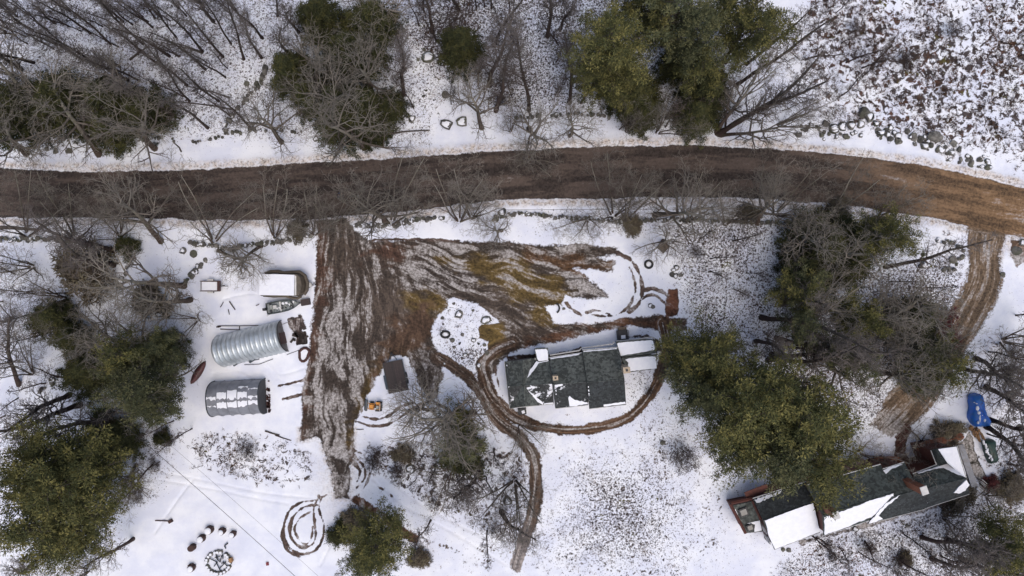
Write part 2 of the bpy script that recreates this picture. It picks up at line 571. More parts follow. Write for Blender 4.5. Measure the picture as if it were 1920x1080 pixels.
for p in FOOT:
    ix0, ix1 = np.searchsorted(gx, ((p[0] - 960) * M_PER_PX - 0.4, (p[0] - 960) * M_PER_PX + 0.4))
    iy0, iy1 = np.searchsorted(gy, ((540 - p[1]) * M_PER_PX - 0.4, (540 - p[1]) * M_PER_PX + 0.4))
    for iy in range(iy0, iy1):
        sl = slice(iy * len(gx) + ix0, iy * len(gx) + ix1)
        d = np.hypot(PX[sl] - p[0], PY[sl] - p[1])
        dirt[sl] = np.maximum(dirt[sl], np.clip((1.7 - d) / 4, -1, 1))

# litter / brush densities -----------------------------------------------------
def blob(cx, cy, rx, ry):
    return np.exp(-(((PX - cx) / rx) ** 2 + ((PY - cy) / ry) ** 2) * 0.9)


low = fbm(PX, PY, 90, 41)
litter = 0.16 * low
litter += 0.72 * sstep(poly_sd(WX, WY, [(1260, 430), (1450, 430), (1560, 520), (1790, 470), (1800, 560), (1700, 760), (1640, 800), (1500, 760), (1290, 640)]), -30, 25) * (0.55 + 0.8 * low)
litter += 0.45 * blob(1180, 930, 130, 110) * (0.5 + low) + 0.35 * blob(1160, 1000, 190, 80) + 0.35 * blob(1270, 830, 50, 60) + 0.4 * blob(1200, 720, 40, 70)
litter += 0.60 * sstep(poly_sd(WX, WY, [(1440, 1100), (1500, 1010), (1700, 960), (1830, 920), (1920, 850), (1960, 1120)]), -20, 30)
litter += 0.72 * sstep(poly_sd(WX, WY, [(900, -40), (1400, -40), (1380, 230), (900, 210), (780, 60)]), -40, 40)
litter += 0.50 * sstep(poly_sd(WX, WY, [(-40, -40), (900, -40), (800, 260), (0, 250)]), -30, 20)
litter += 0.55 * sstep(poly_sd(WX, WY, [(828, 560), (880, 565), (945, 612), (915, 690), (860, 678), (815, 650)]), -6, 10) * 0.6
litter += 0.45 * sstep(poly_sd(WX, WY, [(840, 650), (910, 650), (900, 720), (850, 700)]), -6, 10)
litter += 0.35 * sstep(poly_sd(WX, WY, [(200, 800), (330, 810), (300, 960), (150, 1090), (120, 1000)]), -20, 20) + 0.25 * blob(120, 600, 160, 110)
litter += 0.35 * sstep(poly_sd(WX, WY, [(1000, 385), (1500, 385), (1500, 440), (1000, 440)]), -10, 15) + 0.2 * blob(560, 470, 30, 40) + 0.3 * blob(730, 1000, 60, 60) + 0.5 * sstep(poly_sd(WX, WY, [(1850, 640), (1990, 600), (1990, 900), (1870, 900)]), -20, 20)
litter *= 1 - sstep(poly_sd(WX, WY, [(370, 470), (590, 440), (580, 800), (380, 800)]), -10, 10) * 0.75
brush = np.zeros(N)
brush += 0.95 * sstep(poly_sd(WX, WY, [(1480, -60), (2100, -60), (2100, 420), (1920, 330), (1800, 290), (1560, 240), (1500, 180)]), -40, 40) * (0.62 + 0.6 * fbm(PX, PY, 110, 77))
brush += 0.74 * sstep(poly_sd(WX, WY, [(355, 815), (470, 805), (590, 850), (590, 915), (500, 905), (350, 880)]), -12, 10)
brush += 0.80 * sstep(poly_sd(WX, WY, [(688, 835), (800, 815), (985, 850), (1000, 960), (900, 990), (780, 940), (700, 890)]), -14, 12)
brush += 0.42 * sstep(poly_sd(WX, WY, [(1500, 1010), (1840, 930), (1900, 880), (1960, 1100), (1560, 1100)]), -20, 30) * (0.5 + 0.8 * low)
brush += 0.55 * blob(770, 1010, 45, 45) + 0.45 * blob(250, 880, 70, 80) + 0.35 * blob(1450, 400, 120, 18) + 0.5 * blob(1780, 470, 45, 40) + 0.6 * blob(1870, 690, 60, 60)
brush += 0.22 * blob(1190, 985, 60, 40) + 0.4 * blob(1850, 870, 60, 60)
lawn_clean = poly_sd(WX, WY, [(400, 905), (480, 925), (600, 925), (640, 1100), (200, 1100), (250, 960)])
brush *= 1 - sstep(lawn_clean, -10, 10)
litter *= 1 - 0.9 * sstep(lawn_clean, -20, 10)
verge = np.maximum(sstep(-np.abs(sd_road + 7), -12, -2), 0.75 * sstep(-np.abs(sd_yard + 2), -8, 0) * (PY > 800)) * (sd_road < 3)
verge = np.maximum(verge, 0.55 * blob(640, 880, 45, 75) * (sd_yard < 0))
gravel = sstep(poly_sd(WX, WY, [(1815, 425), (1920, 450), (1925, 500), (1885, 470), (1870, 500)]), -10, 8)
verge = np.maximum(verge, gravel * 0.8)
rusty = 0.15 + 0.7 * sstep(PX, 1300, 1550) * (fbm(PX, PY, 70, 91) > 0.5) + 0.3 * blob(1280, 620, 70, 50)

# flow coordinates (metres along / across the wheel ruts)
BX = (fbm(PX, PY, 95, 801, 3) - 0.5) * 36 + (fbm(PX, PY, 30, 811, 3) - 0.5) * 7
BY = (fbm(PX, PY, 95, 821, 3) - 0.5) * 36 + (fbm(PX, PY, 30, 831, 3) - 0.5) * 7


def polar(cx, cy):
    dx, dy = PX + BX - cx, PY + BY - cy
    r = np.hypot(dx, dy)
    return r * M_PER_PX, np.arctan2(dy, dx) * 300 * M_PER_PX


ra, aa = polar(640, 150)
rb, ab = polar(420, 380)
wB = sstep(PX - 0.55 * (PY - 450) + BY * 1.5, 640, 820)
along_h, across_h = (PX + 0.0 * PY) * M_PER_PX, (PY - 0.15 * PX) * M_PER_PX
u = np.where(sd_road > -6, PX * M_PER_PX, 0)
ymid = np.interp(PX, [p[0] for p in ROAD_TOP], [p[1] for p in ROAD_TOP])
isr = sd_road > -6
flowA = np.stack([np.where(isr, PX * M_PER_PX * 0.5, ra) * 0.24, np.where(isr, (PY - ymid) * M_PER_PX * 0.42, aa) * 1.7, X * 0], 1)
flowB = np.stack([rb * 0.24, ab * 2.0 + 40, X * 0 + 3], 1)
wB = np.where(isr, 0, wB)
for pl, wid in ((PATH_C, 14), (PATH_W, 13), (PATH_H, 12), (smooth_line([(1850, 425), (1845, 480), (1842, 530), (1810, 600), (1765, 670), (1715, 745), (1650, 810)]), 55)):
    so, oo, dd = line_uv(PX, PY, pl)
    mk = (dd < wid + 6) & (~isr)
    flowA[mk] = np.stack([so * M_PER_PX * 0.16 + wid, oo * M_PER_PX * (2.4 if wid < 20 else 1.5), so * 0 + wid * 2], 1)[mk]
    wB[mk] = 0
    if wid < 20:
        streak[mk] += (0.42 * np.exp(-((oo + 1.5 * np.sin(so / 30)) / 3.2) ** 2))[mk]

# relief
Z = (fbm(X, Y, 6, 101) - 0.5) * 0.30 + (fbm(X, Y, 1.3, 111, 3) - 0.5) * 0.11
Z += 0.14 * np.exp(-((sd_road + 12) / 7.0) ** 2) - 0.10 * sstep(sd_road, -3, 3) - 0.07 * sstep(sd_yard, -3, 4) - 0.05 * tw - 0.12 * sstep(dent, -1.5, 1)
Z += (vnoise(flowA[:, 1] * 1.6, flowA[:, 0] * 1.5, 0.6, 140) - 0.5) * 0.09 * sstep(sd_yard, 0, 6)
edge = sstep(np.abs(X), 62, 120) + sstep(np.abs(Y), 36, 90)
Z += edge * (fbm(X, Y, 70, 121) - 0.3) * 5

nx, ny = len(gx), len(gy)
ii = (np.arange(ny - 1)[:, None] * nx + np.arange(nx - 1)[None, :]).ravel()
faces = np.stack([ii, ii + 1, ii + nx + 1, ii + nx], 1)

g = NT("snowy_ground")
pos = g.pos()
n_fine = g.noise(pos, 1.6, 8, 0.68)
n_mid = g.noise(pos, 0.28, 5, 0.6)
n_grain = g.noise(pos, 7.0, 4, 0.7)
a_d, a_s = g.attr("dirt"), g.attr("streak")
SA = g.noise(g.attr("flowA", 1), 1.0, 7, 0.66, 0.25)
SB = g.noise(g.attr("flowB", 1), 1.0, 7, 0.66, 0.25)
mS = g.n("ShaderNodeMix", data_type='FLOAT')
g.link(g.attr("wB"), mS.inputs[0]); g.link(SA, mS.inputs[2]); g.link(SB, mS.inputs[3])
S = mS.outputs[0]
Sf0 = S
Sf = S
n_med = g.noise(pos, 3.6, 6, 0.72)
S = g.math('ADD', g.math('MULTIPLY', S, 0.76), g.math('ADD', g.math('MULTIPLY', n_fine, 0.14), g.math('MULTIPLY', n_med, 0.10)))
n_edge = g.noise(pos, 3.0, 6, 0.72)
dm = g.ramp(g.math('ADD', a_d, g.math('MULTIPLY', g.math('SUBTRACT', g.math('ADD', g.math('MULTIPLY', n_edge, 0.55), g.math('MULTIPLY', Sf0, 0.45)), 0.5), 2.6)), -0.16, 0.20)
thr = g.math('SUBTRACT', 0.665, g.math('MULTIPLY', a_s, 0.27))
sn = g.ramp(S, g.math('SUBTRACT', thr, 0.045), g.math('ADD', thr, 0.055))
dc = g.attr("dcol", 2)
dv = g.mix(g.ramp(n_med, 0.36, 0.64), g.mix(1.0, dc, (0.50, 0.47, 0.46, 1), 'MULTIPLY'), g.mix(1.0, dc, (1.45, 1.4, 1.35, 1), 'MULTIPLY'))
dv = g.mix(g.ramp(S, 0.42, 0.60, 0.0, 0.6), dv, g.mix(1.0, dc, (1.55, 1.5, 1.5, 1), 'MULTIPLY'))
dv = g.mix(1.0, dv, g.mix(g.ramp(Sf, 0.40, 0.60), (0.62, 0.62, 0.64, 1), (1.20, 1.18, 1.15, 1)), "MULTIPLY")
dv = g.mix(g.ramp(n_grain, 0.60, 0.72, 0.0, 0.45), dv, (0.16, 0.11, 0.08, 1))
snowc = g.mix(g.ramp(n_mid, 0.35, 0.65), (0.70, 0.725, 0.82, 1), (0.83, 0.845, 0.885, 1))
snowc = g.mix(g.ramp(n_med, 0.56, 0.70, 0, 0.35), snowc, (0.62, 0.62, 0.68, 1))
dirty = g.mix(g.ramp(n_med, 0.38, 0.64), (0.17, 0.150, 0.135, 1), (0.50, 0.47, 0.455, 1))
# litter specks & brush blotches on clean snow
lit = g.attr("litter")
nl = g.noise(pos, 4.2, 4, 0.62, 0.6)
tl = g.math('SUBTRACT', 0.690, g.math('MULTIPLY', lit, 0.215))
lm = g.ramp(nl, tl, g.math('ADD', tl, 0.035))
lm = g.math('MULTIPLY', lm, g.ramp(lit, 0.02, 0.12))
nl2 = g.noise(pos, 6.3, 3, 0.6)
tl2 = g.math('SUBTRACT', 0.690, g.math('MULTIPLY', lit, 0.20))
lm = g.math('MAXIMUM', lm, g.math('MULTIPLY', g.ramp(nl2, tl2, g.math('ADD', tl2, 0.05)), g.ramp(lit, 0.02, 0.12, 0, 0.8)))
br = g.attr("brush")
nb = g.noise(pos, 1.45, 7, 0.70, 0.6)
tb = g.math('SUBTRACT', 0.80, g.math('MULTIPLY', br, 0.33))
bm_ = g.ramp(nb, tb, g.math('ADD', tb, 0.03))
bm_ = g.math('MULTIPLY', bm_, g.ramp(br, 0.03, 0.15))
ru = g.attr("rusty")
lcol = g.mix(g.math('MULTIPLY', g.ramp(g.noise(pos, 0.9, 3, 0.6), 0.42, 0.62), g.ramp(ru, 0.1, 0.5, 0.3, 1.0)), (0.060, 0.050, 0.050, 1), g.mix(ru, (0.080, 0.060, 0.052, 1), (0.112, 0.052, 0.034, 1)))
lcol = g.mix(g.ramp(g.noise(pos, 0.5, 3, 0.6), 0.60, 0.66), lcol, (0.085, 0.075, 0.020, 1))
vg = g.attr("verge")
vm = g.math('MULTIPLY', vg, g.ramp(n_fine, 0.35, 0.62, 0.25, 1.0))
vcol = g.mix(g.ramp(g.noise(pos, 4.5, 5, 0.7), 0.47, 0.58), (0.60, 0.53, 0.47, 1), (0.20, 0.155, 0.12, 1))
base = g.mix(vm, snowc, vcol)
base = g.mix(g.math('MAXIMUM', lm, bm_), base, lcol)
dirt_side = g.mix(sn, dv, dirty)
base = g.mix(dm, base, dirt_side)
g.link(base, g.b.inputs["Base Color"])
g.b.inputs["Roughness"].default_value = 0.8
g.b.inputs["Specular IOR Level"].default_value = 0.25
hgt = g.math('ADD', g.math('MULTIPLY', n_fine, 0.6), g.math('MULTIPLY', S, g.math('MULTIPLY', dm, 1.2)))
hgt = g.math('SUBTRACT', hgt, g.math('MULTIPLY', dm, 0.35))
g.bump(hgt, 0.35, 0.12)
me = np_mesh("ground", np.stack([X, Y, Z], 1), faces, g.m, {
    "dirt": ("FLOAT", dirt), "streak": ("FLOAT", np.clip(streak, 0, 1.1)), "litter": ("FLOAT", np.clip(litter, 0, 1.1)), "brush": ("FLOAT", np.clip(brush, 0, 1.05)),
    "verge": ("FLOAT", verge), "rusty": ("FLOAT", np.clip(rusty, 0, 1)), "wB": ("FLOAT", wB),
    "flowA": ("FLOAT_VECTOR", flowA), "flowB": ("FLOAT_VECTOR", flowB),
    "dcol": ("FLOAT_COLOR", np.concatenate([dcol, np.ones((N, 1))], 1))}, smooth=True)
ground = bpy.data.objects.new("ground", me)
COL.objects.link(ground)
tag(ground, "snow covered ground with a muddy dirt road, churned yard and leaf strewn woods", None, kind="structure")

ZG = Z.reshape(ny, nx)
DENS = brush.reshape(ny, nx)
LIT = litter.reshape(ny, nx)


def gz(x, y):
    i = min(max(int(np.searchsorted(gx, x)), 0), nx - 1)
    j = min(max(int(np.searchsorted(gy, y)), 0), ny - 1)
    return float(ZG[j, i])

# ------------------------------------------------------------------ materials
M = {}
M['snow'] = simple("snow", (0.84, 0.85, 0.88, 1), (0.78, 0.79, 0.84, 1), 2.0, 0.75, bump=0.25)


def shingles(name, base, dusted=0.0):
    t = NT(name)
    p = t.pos()
    v = t.n("ShaderNodeTexVoronoi")
    v.inputs["Scale"].default_value = 4.2
    t.link(p, v.inputs["Vector"])
    cell = t.n("ShaderNodeSeparateColor")
    t.link(v.outputs["Color"], cell.inputs[0])
    c = t.mix(t.ramp(cell.outputs[0], 0.25, 0.75), tuple(x * 0.62 for x in base) + (1,), tuple(x * 1.5 for x in base) + (1,))
    n = t.noise(p, 0.7, 5, 0.65)
    c = t.mix(t.ramp(n, 0.35, 0.65, 0, 0.45), c, (0.020, 0.024, 0.022, 1))
    fr = t.noise(p, 5.5, 3, 0.7)
    c = t.mix(t.ramp(fr, 0.62, 0.68, 0, 0.16), c, (0.5, 0.52, 0.54, 1))
    if dusted:
        d = t.noise(p, 1.3, 8, 0.72)
        th = 0.72 - dusted * 0.30
        c = t.mix(t.ramp(d, th, th + 0.06), c, (0.78, 0.79, 0.83, 1))
    t.link(c, t.b.inputs["Base Color"])
    t.b.inputs["Roughness"].default_value = 0.9
    t.bump(v.outputs["Distance"], 0.3, 0.03)
    return t.m


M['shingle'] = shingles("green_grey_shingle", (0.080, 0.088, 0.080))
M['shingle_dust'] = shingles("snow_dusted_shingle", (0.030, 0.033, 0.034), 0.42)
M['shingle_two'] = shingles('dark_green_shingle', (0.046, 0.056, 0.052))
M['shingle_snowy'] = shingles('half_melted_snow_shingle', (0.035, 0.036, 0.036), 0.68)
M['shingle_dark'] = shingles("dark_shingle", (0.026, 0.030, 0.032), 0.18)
M['trim_white'] = simple("white_painted_trim", (0.55, 0.55, 0.54, 1), (0.40, 0.39, 0.38, 1), 4)
M['wall_tan'] = simple("tan_clapboard", (0.22, 0.19, 0.16, 1), (0.16, 0.13, 0.11, 1), 3, stretch=(1, 1, 8))
M['wall_red'] = simple("red_brown_clapboard", (0.125, 0.040, 0.026, 1), (0.07, 0.024, 0.018, 1), 2.5, stretch=(1, 1, 9), bump=0.3)
M['cream'] = simple("cream_masonry", (0.52, 0.42, 0.30, 1), (0.38, 0.30, 0.22, 1), 6)
M['brickm'] = simple("orange_brick", (0.28, 0.10, 0.05, 1), (0.18, 0.07, 0.04, 1), 9, bump=0.3)
M['black'] = simple("black_metal", (0.016, 0.017, 0.020, 1), (0.035, 0.033, 0.036, 1), 5, 0.6)
M['glass'] = simple("dark_window_glass", (0.03, 0.035, 0.04, 1), (0.06, 0.07, 0.08, 1), 2, 0.12)
M['galv'] = simple("galvanised_steel", (0.62, 0.66, 0.68, 1), (0.44, 0.48, 0.50, 1), 0.9, 0.42, 0.55, stretch=(1, 1, 0.5))
M['endwall'] = simple("rusty_grey_end_wall", (0.16, 0.15, 0.145, 1), (0.075, 0.06, 0.055, 1), 1.2, 0.8)
M['fabric'] = simple("grey_shelter_fabric", (0.23, 0.24, 0.27, 1), (0.16, 0.165, 0.185, 1), 0.8, 0.45)
M['fabric_dark'] = simple("dark_shelter_seam", (0.055, 0.065, 0.075, 1), (0.04, 0.045, 0.05, 1), 2, 0.6)
M['inside'] = simple("shelter_inside_shade", (0.050, 0.050, 0.055, 1), (0.03, 0.03, 0.032, 1), 1.5, 0.8)  # near-black tone that paints the shade inside the shelter
M['tarp_brown'] = simple("olive_brown_tarp", (0.115, 0.092, 0.066, 1), (0.075, 0.060, 0.045, 1), 2.5, 0.7, bump=0.4)
M['offwhite'] = simple("frosted_cover", (0.60, 0.59, 0.56, 1), (0.48, 0.47, 0.45, 1), 2.0, 0.6)
M['hull'] = simple("dark_green_hull", (0.030, 0.045, 0.045, 1), (0.055, 0.065, 0.065, 1), 3, 0.4)
M['hull_in'] = simple("scuffed_grey_boat_floor", (0.10, 0.12, 0.12, 1), (0.30, 0.32, 0.33, 1), 3.5, 0.6)
M['rust'] = simple("rusty_red_steel", (0.080, 0.028, 0.024, 1), (0.045, 0.022, 0.020, 1), 4, 0.75)
M['canoe'] = simple("faded_maroon_canoe", (0.105, 0.030, 0.030, 1), (0.060, 0.022, 0.022, 1), 2.2, 0.5)
M['tyre'] = simple("black_rubber", (0.018, 0.018, 0.019, 1), (0.03, 0.03, 0.03, 1), 6, 0.85)
M['plank'] = simple("dark_wet_plank", (0.040, 0.023, 0.020, 1), (0.020, 0.013, 0.012, 1), 2.5, 0.6, rnd=0.35, stretch=(1, 8, 1), bump=0.3)
M['wood'] = simple("weathered_wood", (0.16, 0.12, 0.085, 1), (0.09, 0.068, 0.05, 1), 3, 0.8, rnd=0.3, bump=0.3)
M['yellow'] = simple("yellow_orange_paint", (0.72, 0.30, 0.018, 1), (0.45, 0.16, 0.012, 1), 3.5, 0.4)
M['steelblue'] = simple("blue_grey_bucket_steel", (0.035, 0.050, 0.065, 1), (0.06, 0.075, 0.09, 1), 3, 0.5)
M['seatgrey'] = simple("pale_grey_vinyl", (0.34, 0.36, 0.33, 1), (0.22, 0.23, 0.21, 1), 4, 0.6)
M['blue'] = simple("bright_blue_tarp", (0.010, 0.13, 0.60, 1), (0.03, 0.13, 0.38, 1), 1.1, 0.45, bump=0.5)
M['green_tarp'] = simple("dark_green_tarp", (0.012, 0.050, 0.036, 1), (0.022, 0.035, 0.030, 1), 2.4, 0.5, bump=0.5)
M['stump'] = simple("stump_bark", (0.085, 0.042, 0.034, 1), (0.045, 0.028, 0.025, 1), 5, 0.9, bump=0.6, stretch=(3, 3, 1))
M['cutwood'] = simple("split_firewood", (0.30, 0.17, 0.07, 1), (0.14, 0.07, 0.035, 1), 5, 0.8, rnd=0.4)
M['red'] = simple("dull_red_plastic", (0.20, 0.018, 0.028, 1), (0.15, 0.015, 0.022, 1), 3, 0.6)
M['cable'] = simple("dark_cable", (0.05, 0.05, 0.055, 1), (0.07, 0.07, 0.07, 1), 3, 0.6)
M['log'] = simple("log_bark", (0.085, 0.068, 0.055, 1), (0.045, 0.035, 0.030, 1), 4, 0.9, bump=0.5, stretch=(1, 1, 1))
M['jacket'] = simple("navy_patterned_jacket", (0.030, 0.035, 0.060, 1), (0.45, 0.47, 0.55, 1), 4.0, 0.8, thr=(0.56, 0.60))
M['trousers'] = simple("dark_trousers", (0.02, 0.022, 0.03, 1), (0.03, 0.03, 0.04, 1), 4, 0.9)
M['skin'] = simple("skin", (0.45, 0.27, 0.20, 1), (0.40, 0.24, 0.18, 1), 4, 0.6)
M['hair'] = simple("dark_hair", (0.03, 0.022, 0.018, 1), (0.02, 0.015, 0.012, 1), 9, 0.7)
M['fur'] = simple("black_fur_with_white_patch", (0.014, 0.014, 0.015, 1), (0.02, 0.02, 0.02, 1), 3, 0.8)
M['furw'] = simple("white_fur", (0.6, 0.6, 0.56, 1), (0.5, 0.5, 0.46, 1), 3, 0.8)


def rock_mat():
    t = NT("lichened_stone")
    p = t.pos()
    n1 = t.noise(p, 2.2, 6, 0.65)
    n2 = t.noise(p, 0.8, 3, 0.5)
    c = t.mix(t.ramp(n1, 0.35, 0.65), (0.062, 0.056, 0.050, 1), (0.15, 0.142, 0.125, 1))
    c = t.mix(t.ramp(n2, 0.5, 0.62, 0, 0.6), c, (0.075, 0.078, 0.045, 1))
    oi = t.n("ShaderNodeObjectInfo").outputs["Random"]
    hs = t.n("ShaderNodeHueSaturation")
    t.link(t.lin(oi, 0, 1, 0.55, 1.5), hs.inputs["Value"])
    t.link(c, hs.inputs["Color"])
    t.link(hs.outputs[0], t.b.inputs["Base Color"])
    t.bump(n1, 0.6, 0.05)
    return t.m


M['rock'] = rock_mat()


def bark_mat(name, dark, pale, z0, z1, moss=0.3):
    t = NT(name)
    p = t.pos(False)
    sp = t.n("ShaderNodeSeparateXYZ")
    t.link(p, sp.inputs[0])
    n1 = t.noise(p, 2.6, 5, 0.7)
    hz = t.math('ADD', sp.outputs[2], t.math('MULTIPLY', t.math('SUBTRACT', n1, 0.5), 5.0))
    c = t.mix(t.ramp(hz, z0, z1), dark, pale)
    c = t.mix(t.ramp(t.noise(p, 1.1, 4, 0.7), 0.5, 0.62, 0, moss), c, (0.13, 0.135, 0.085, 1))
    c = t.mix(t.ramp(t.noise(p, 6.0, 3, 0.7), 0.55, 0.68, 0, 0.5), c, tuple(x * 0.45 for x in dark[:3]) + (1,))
    oi = t.n("ShaderNodeObjectInfo").outputs["Random"]
    hs = t.n("ShaderNodeHueSaturation")
    t.link(t.lin(oi, 0, 1, 0.75, 1.3), hs.inputs["Value"])
    t.link(c, hs.inputs["Color"])
    t.link(hs.outputs[0], t.b.inputs["Base Color"])
    t.b.inputs["Roughness"].default_value = 0.95
    t.b.inputs["Specular IOR Level"].default_value = 0.1
    return t.m


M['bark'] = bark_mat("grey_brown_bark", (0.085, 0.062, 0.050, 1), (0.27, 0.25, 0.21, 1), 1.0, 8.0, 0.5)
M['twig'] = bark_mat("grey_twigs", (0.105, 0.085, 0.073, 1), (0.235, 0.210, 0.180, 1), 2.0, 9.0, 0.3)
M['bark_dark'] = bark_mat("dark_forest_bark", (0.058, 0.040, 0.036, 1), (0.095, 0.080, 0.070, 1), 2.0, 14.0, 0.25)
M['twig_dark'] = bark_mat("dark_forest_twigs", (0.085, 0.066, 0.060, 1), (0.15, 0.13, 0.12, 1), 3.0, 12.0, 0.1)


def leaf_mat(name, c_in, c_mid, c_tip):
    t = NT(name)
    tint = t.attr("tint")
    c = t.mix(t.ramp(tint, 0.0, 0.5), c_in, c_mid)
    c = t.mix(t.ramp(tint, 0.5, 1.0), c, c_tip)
    oi = t.n("ShaderNodeObjectInfo").outputs["Random"]
    hs = t.n("ShaderNodeHueSaturation")
    t.link(t.lin(oi, 0, 1, 0.78, 1.22), hs.inputs["Value"])
    t.link(c, hs.inputs["Color"])
    t.link(hs.outputs[0], t.b.inputs["Base Color"])
    t.b.inputs["Roughness"].default_value = 0.9
    t.b.inputs["Specular IOR Level"].default_value = 0.12
    return t.m


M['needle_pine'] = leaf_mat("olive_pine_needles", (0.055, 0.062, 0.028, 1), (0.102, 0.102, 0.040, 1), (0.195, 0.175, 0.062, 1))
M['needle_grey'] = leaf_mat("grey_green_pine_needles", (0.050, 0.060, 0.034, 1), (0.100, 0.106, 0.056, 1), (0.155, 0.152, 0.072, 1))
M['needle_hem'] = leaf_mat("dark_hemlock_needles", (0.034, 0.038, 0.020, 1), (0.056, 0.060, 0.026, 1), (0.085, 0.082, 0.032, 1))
M['needle_brown'] = leaf_mat("brown_thicket_foliage", (0.075, 0.060, 0.045, 1), (0.115, 0.095, 0.068, 1), (0.15, 0.130, 0.085, 1))
M['needle_red'] = leaf_mat("dark_red_thicket_foliage", (0.055, 0.020, 0.022, 1), (0.085, 0.028, 0.030, 1), (0.13, 0.050, 0.045, 1))


# ------------------------------------------------------------------ tree generators
def seg_mesh(name, segs, mat, sides=3):
    """segs: list of (p0, p1, r0, r1)"""
    A = np.array([s[0] for s in segs], dtype=np.float64)
    B = np.array([s[1] for s in segs], dtype=np.float64)
    r0 = np.array([s[2] for s in segs])
    r1 = np.array([s[3] for s in segs])
    D = B - A
    D /= np.linalg.norm(D, axis=1)[:, None] + 1e-9
    up = np.where(np.abs(D[:, 2:3]) < 0.9, np.array([[0, 0, 1.0]]), np.array([[1.0, 0, 0]]))
    U = np.cross(D, up)
    U /= np.linalg.norm(U, axis=1)[:, None] + 1e-9
    V = np.cross(D, U)
    vs, n = [], len(segs)
    for base, r in ((A, r0), (B, r1)):
        for k in range(sides):
            a = 6.2832 * k / sides
            vs.append(base + (U * math.cos(a) + V * math.sin(a)) * r[:, None])
    Vt = np.stack(vs, 1).reshape(-1, 3)
    fs = []
    o = np.arange(n) * 2 * sides
    for k in range(sides):
        l = (k + 1) % sides
        fs.append(np.stack([o + k, o + l, o + sides + l, o + sides + k], 1))
    return np_mesh(name, Vt, np.concatenate(fs), mat, smooth=True)


def rot_about(d, ang, az, rng):
    a = np.cross(d, np.array([0.3, 0.5, 0.8]))
    a /= np.linalg.norm(a)
    b = np.cross(d, a)
    e = a * math.cos(az) + b * math.sin(az)
    return d * math.cos(ang) + e * math.sin(ang)


def grow(out, p, d, L, r, lvl, rng, maxl, up, kids, wob=0.18, twist=0.0):
    nseg = max(2, int(4 - lvl * 0.6)) + (1 if lvl == 0 else 0)
    pts, rad = [p], [r]
    az = rng.uniform(0, 6.28)
    for i in range(nseg):
        d = d + rng.normal(0, wob, 3) * (1 + twist) + np.array([0, 0, up * (0.12 if lvl < 3 else 0.05)])
        d = d / np.linalg.norm(d)
        q = p + d * L / nseg
        rr = r * (1 - 0.80 * (i + 1) / nseg)
        out[lvl].append((tuple(p), tuple(q), rad[-1], max(rr, 0.006)))
        p = q
        pts.append(p)
        rad.append(max(rr, 0.006))
    if lvl >= maxl:
        return
    nk = kids[lvl]
    for k in range(nk):
        t = 0.22 + 0.76 * (k + rng.uniform(0, 0.8)) / nk
        f = t * nseg
        i = min(int(f), nseg - 1)
        f -= i
        q = pts[i] * (1 - f) + pts[i + 1] * f
        dd = pts[i + 1] - pts[i]
        dd = dd / np.linalg.norm(dd)
        az += 2.4 + rng.uniform(-0.5, 0.5)
        nd = rot_about(dd, rng.uniform(0.55, 1.0), az, rng)
        grow(out, q, nd, L * rng.uniform(0.42, 0.66) * (1.15 - 0.5 * t), rad[i] * 0.68, lvl + 1, rng, maxl, up, kids, wob * 1.1, twist)


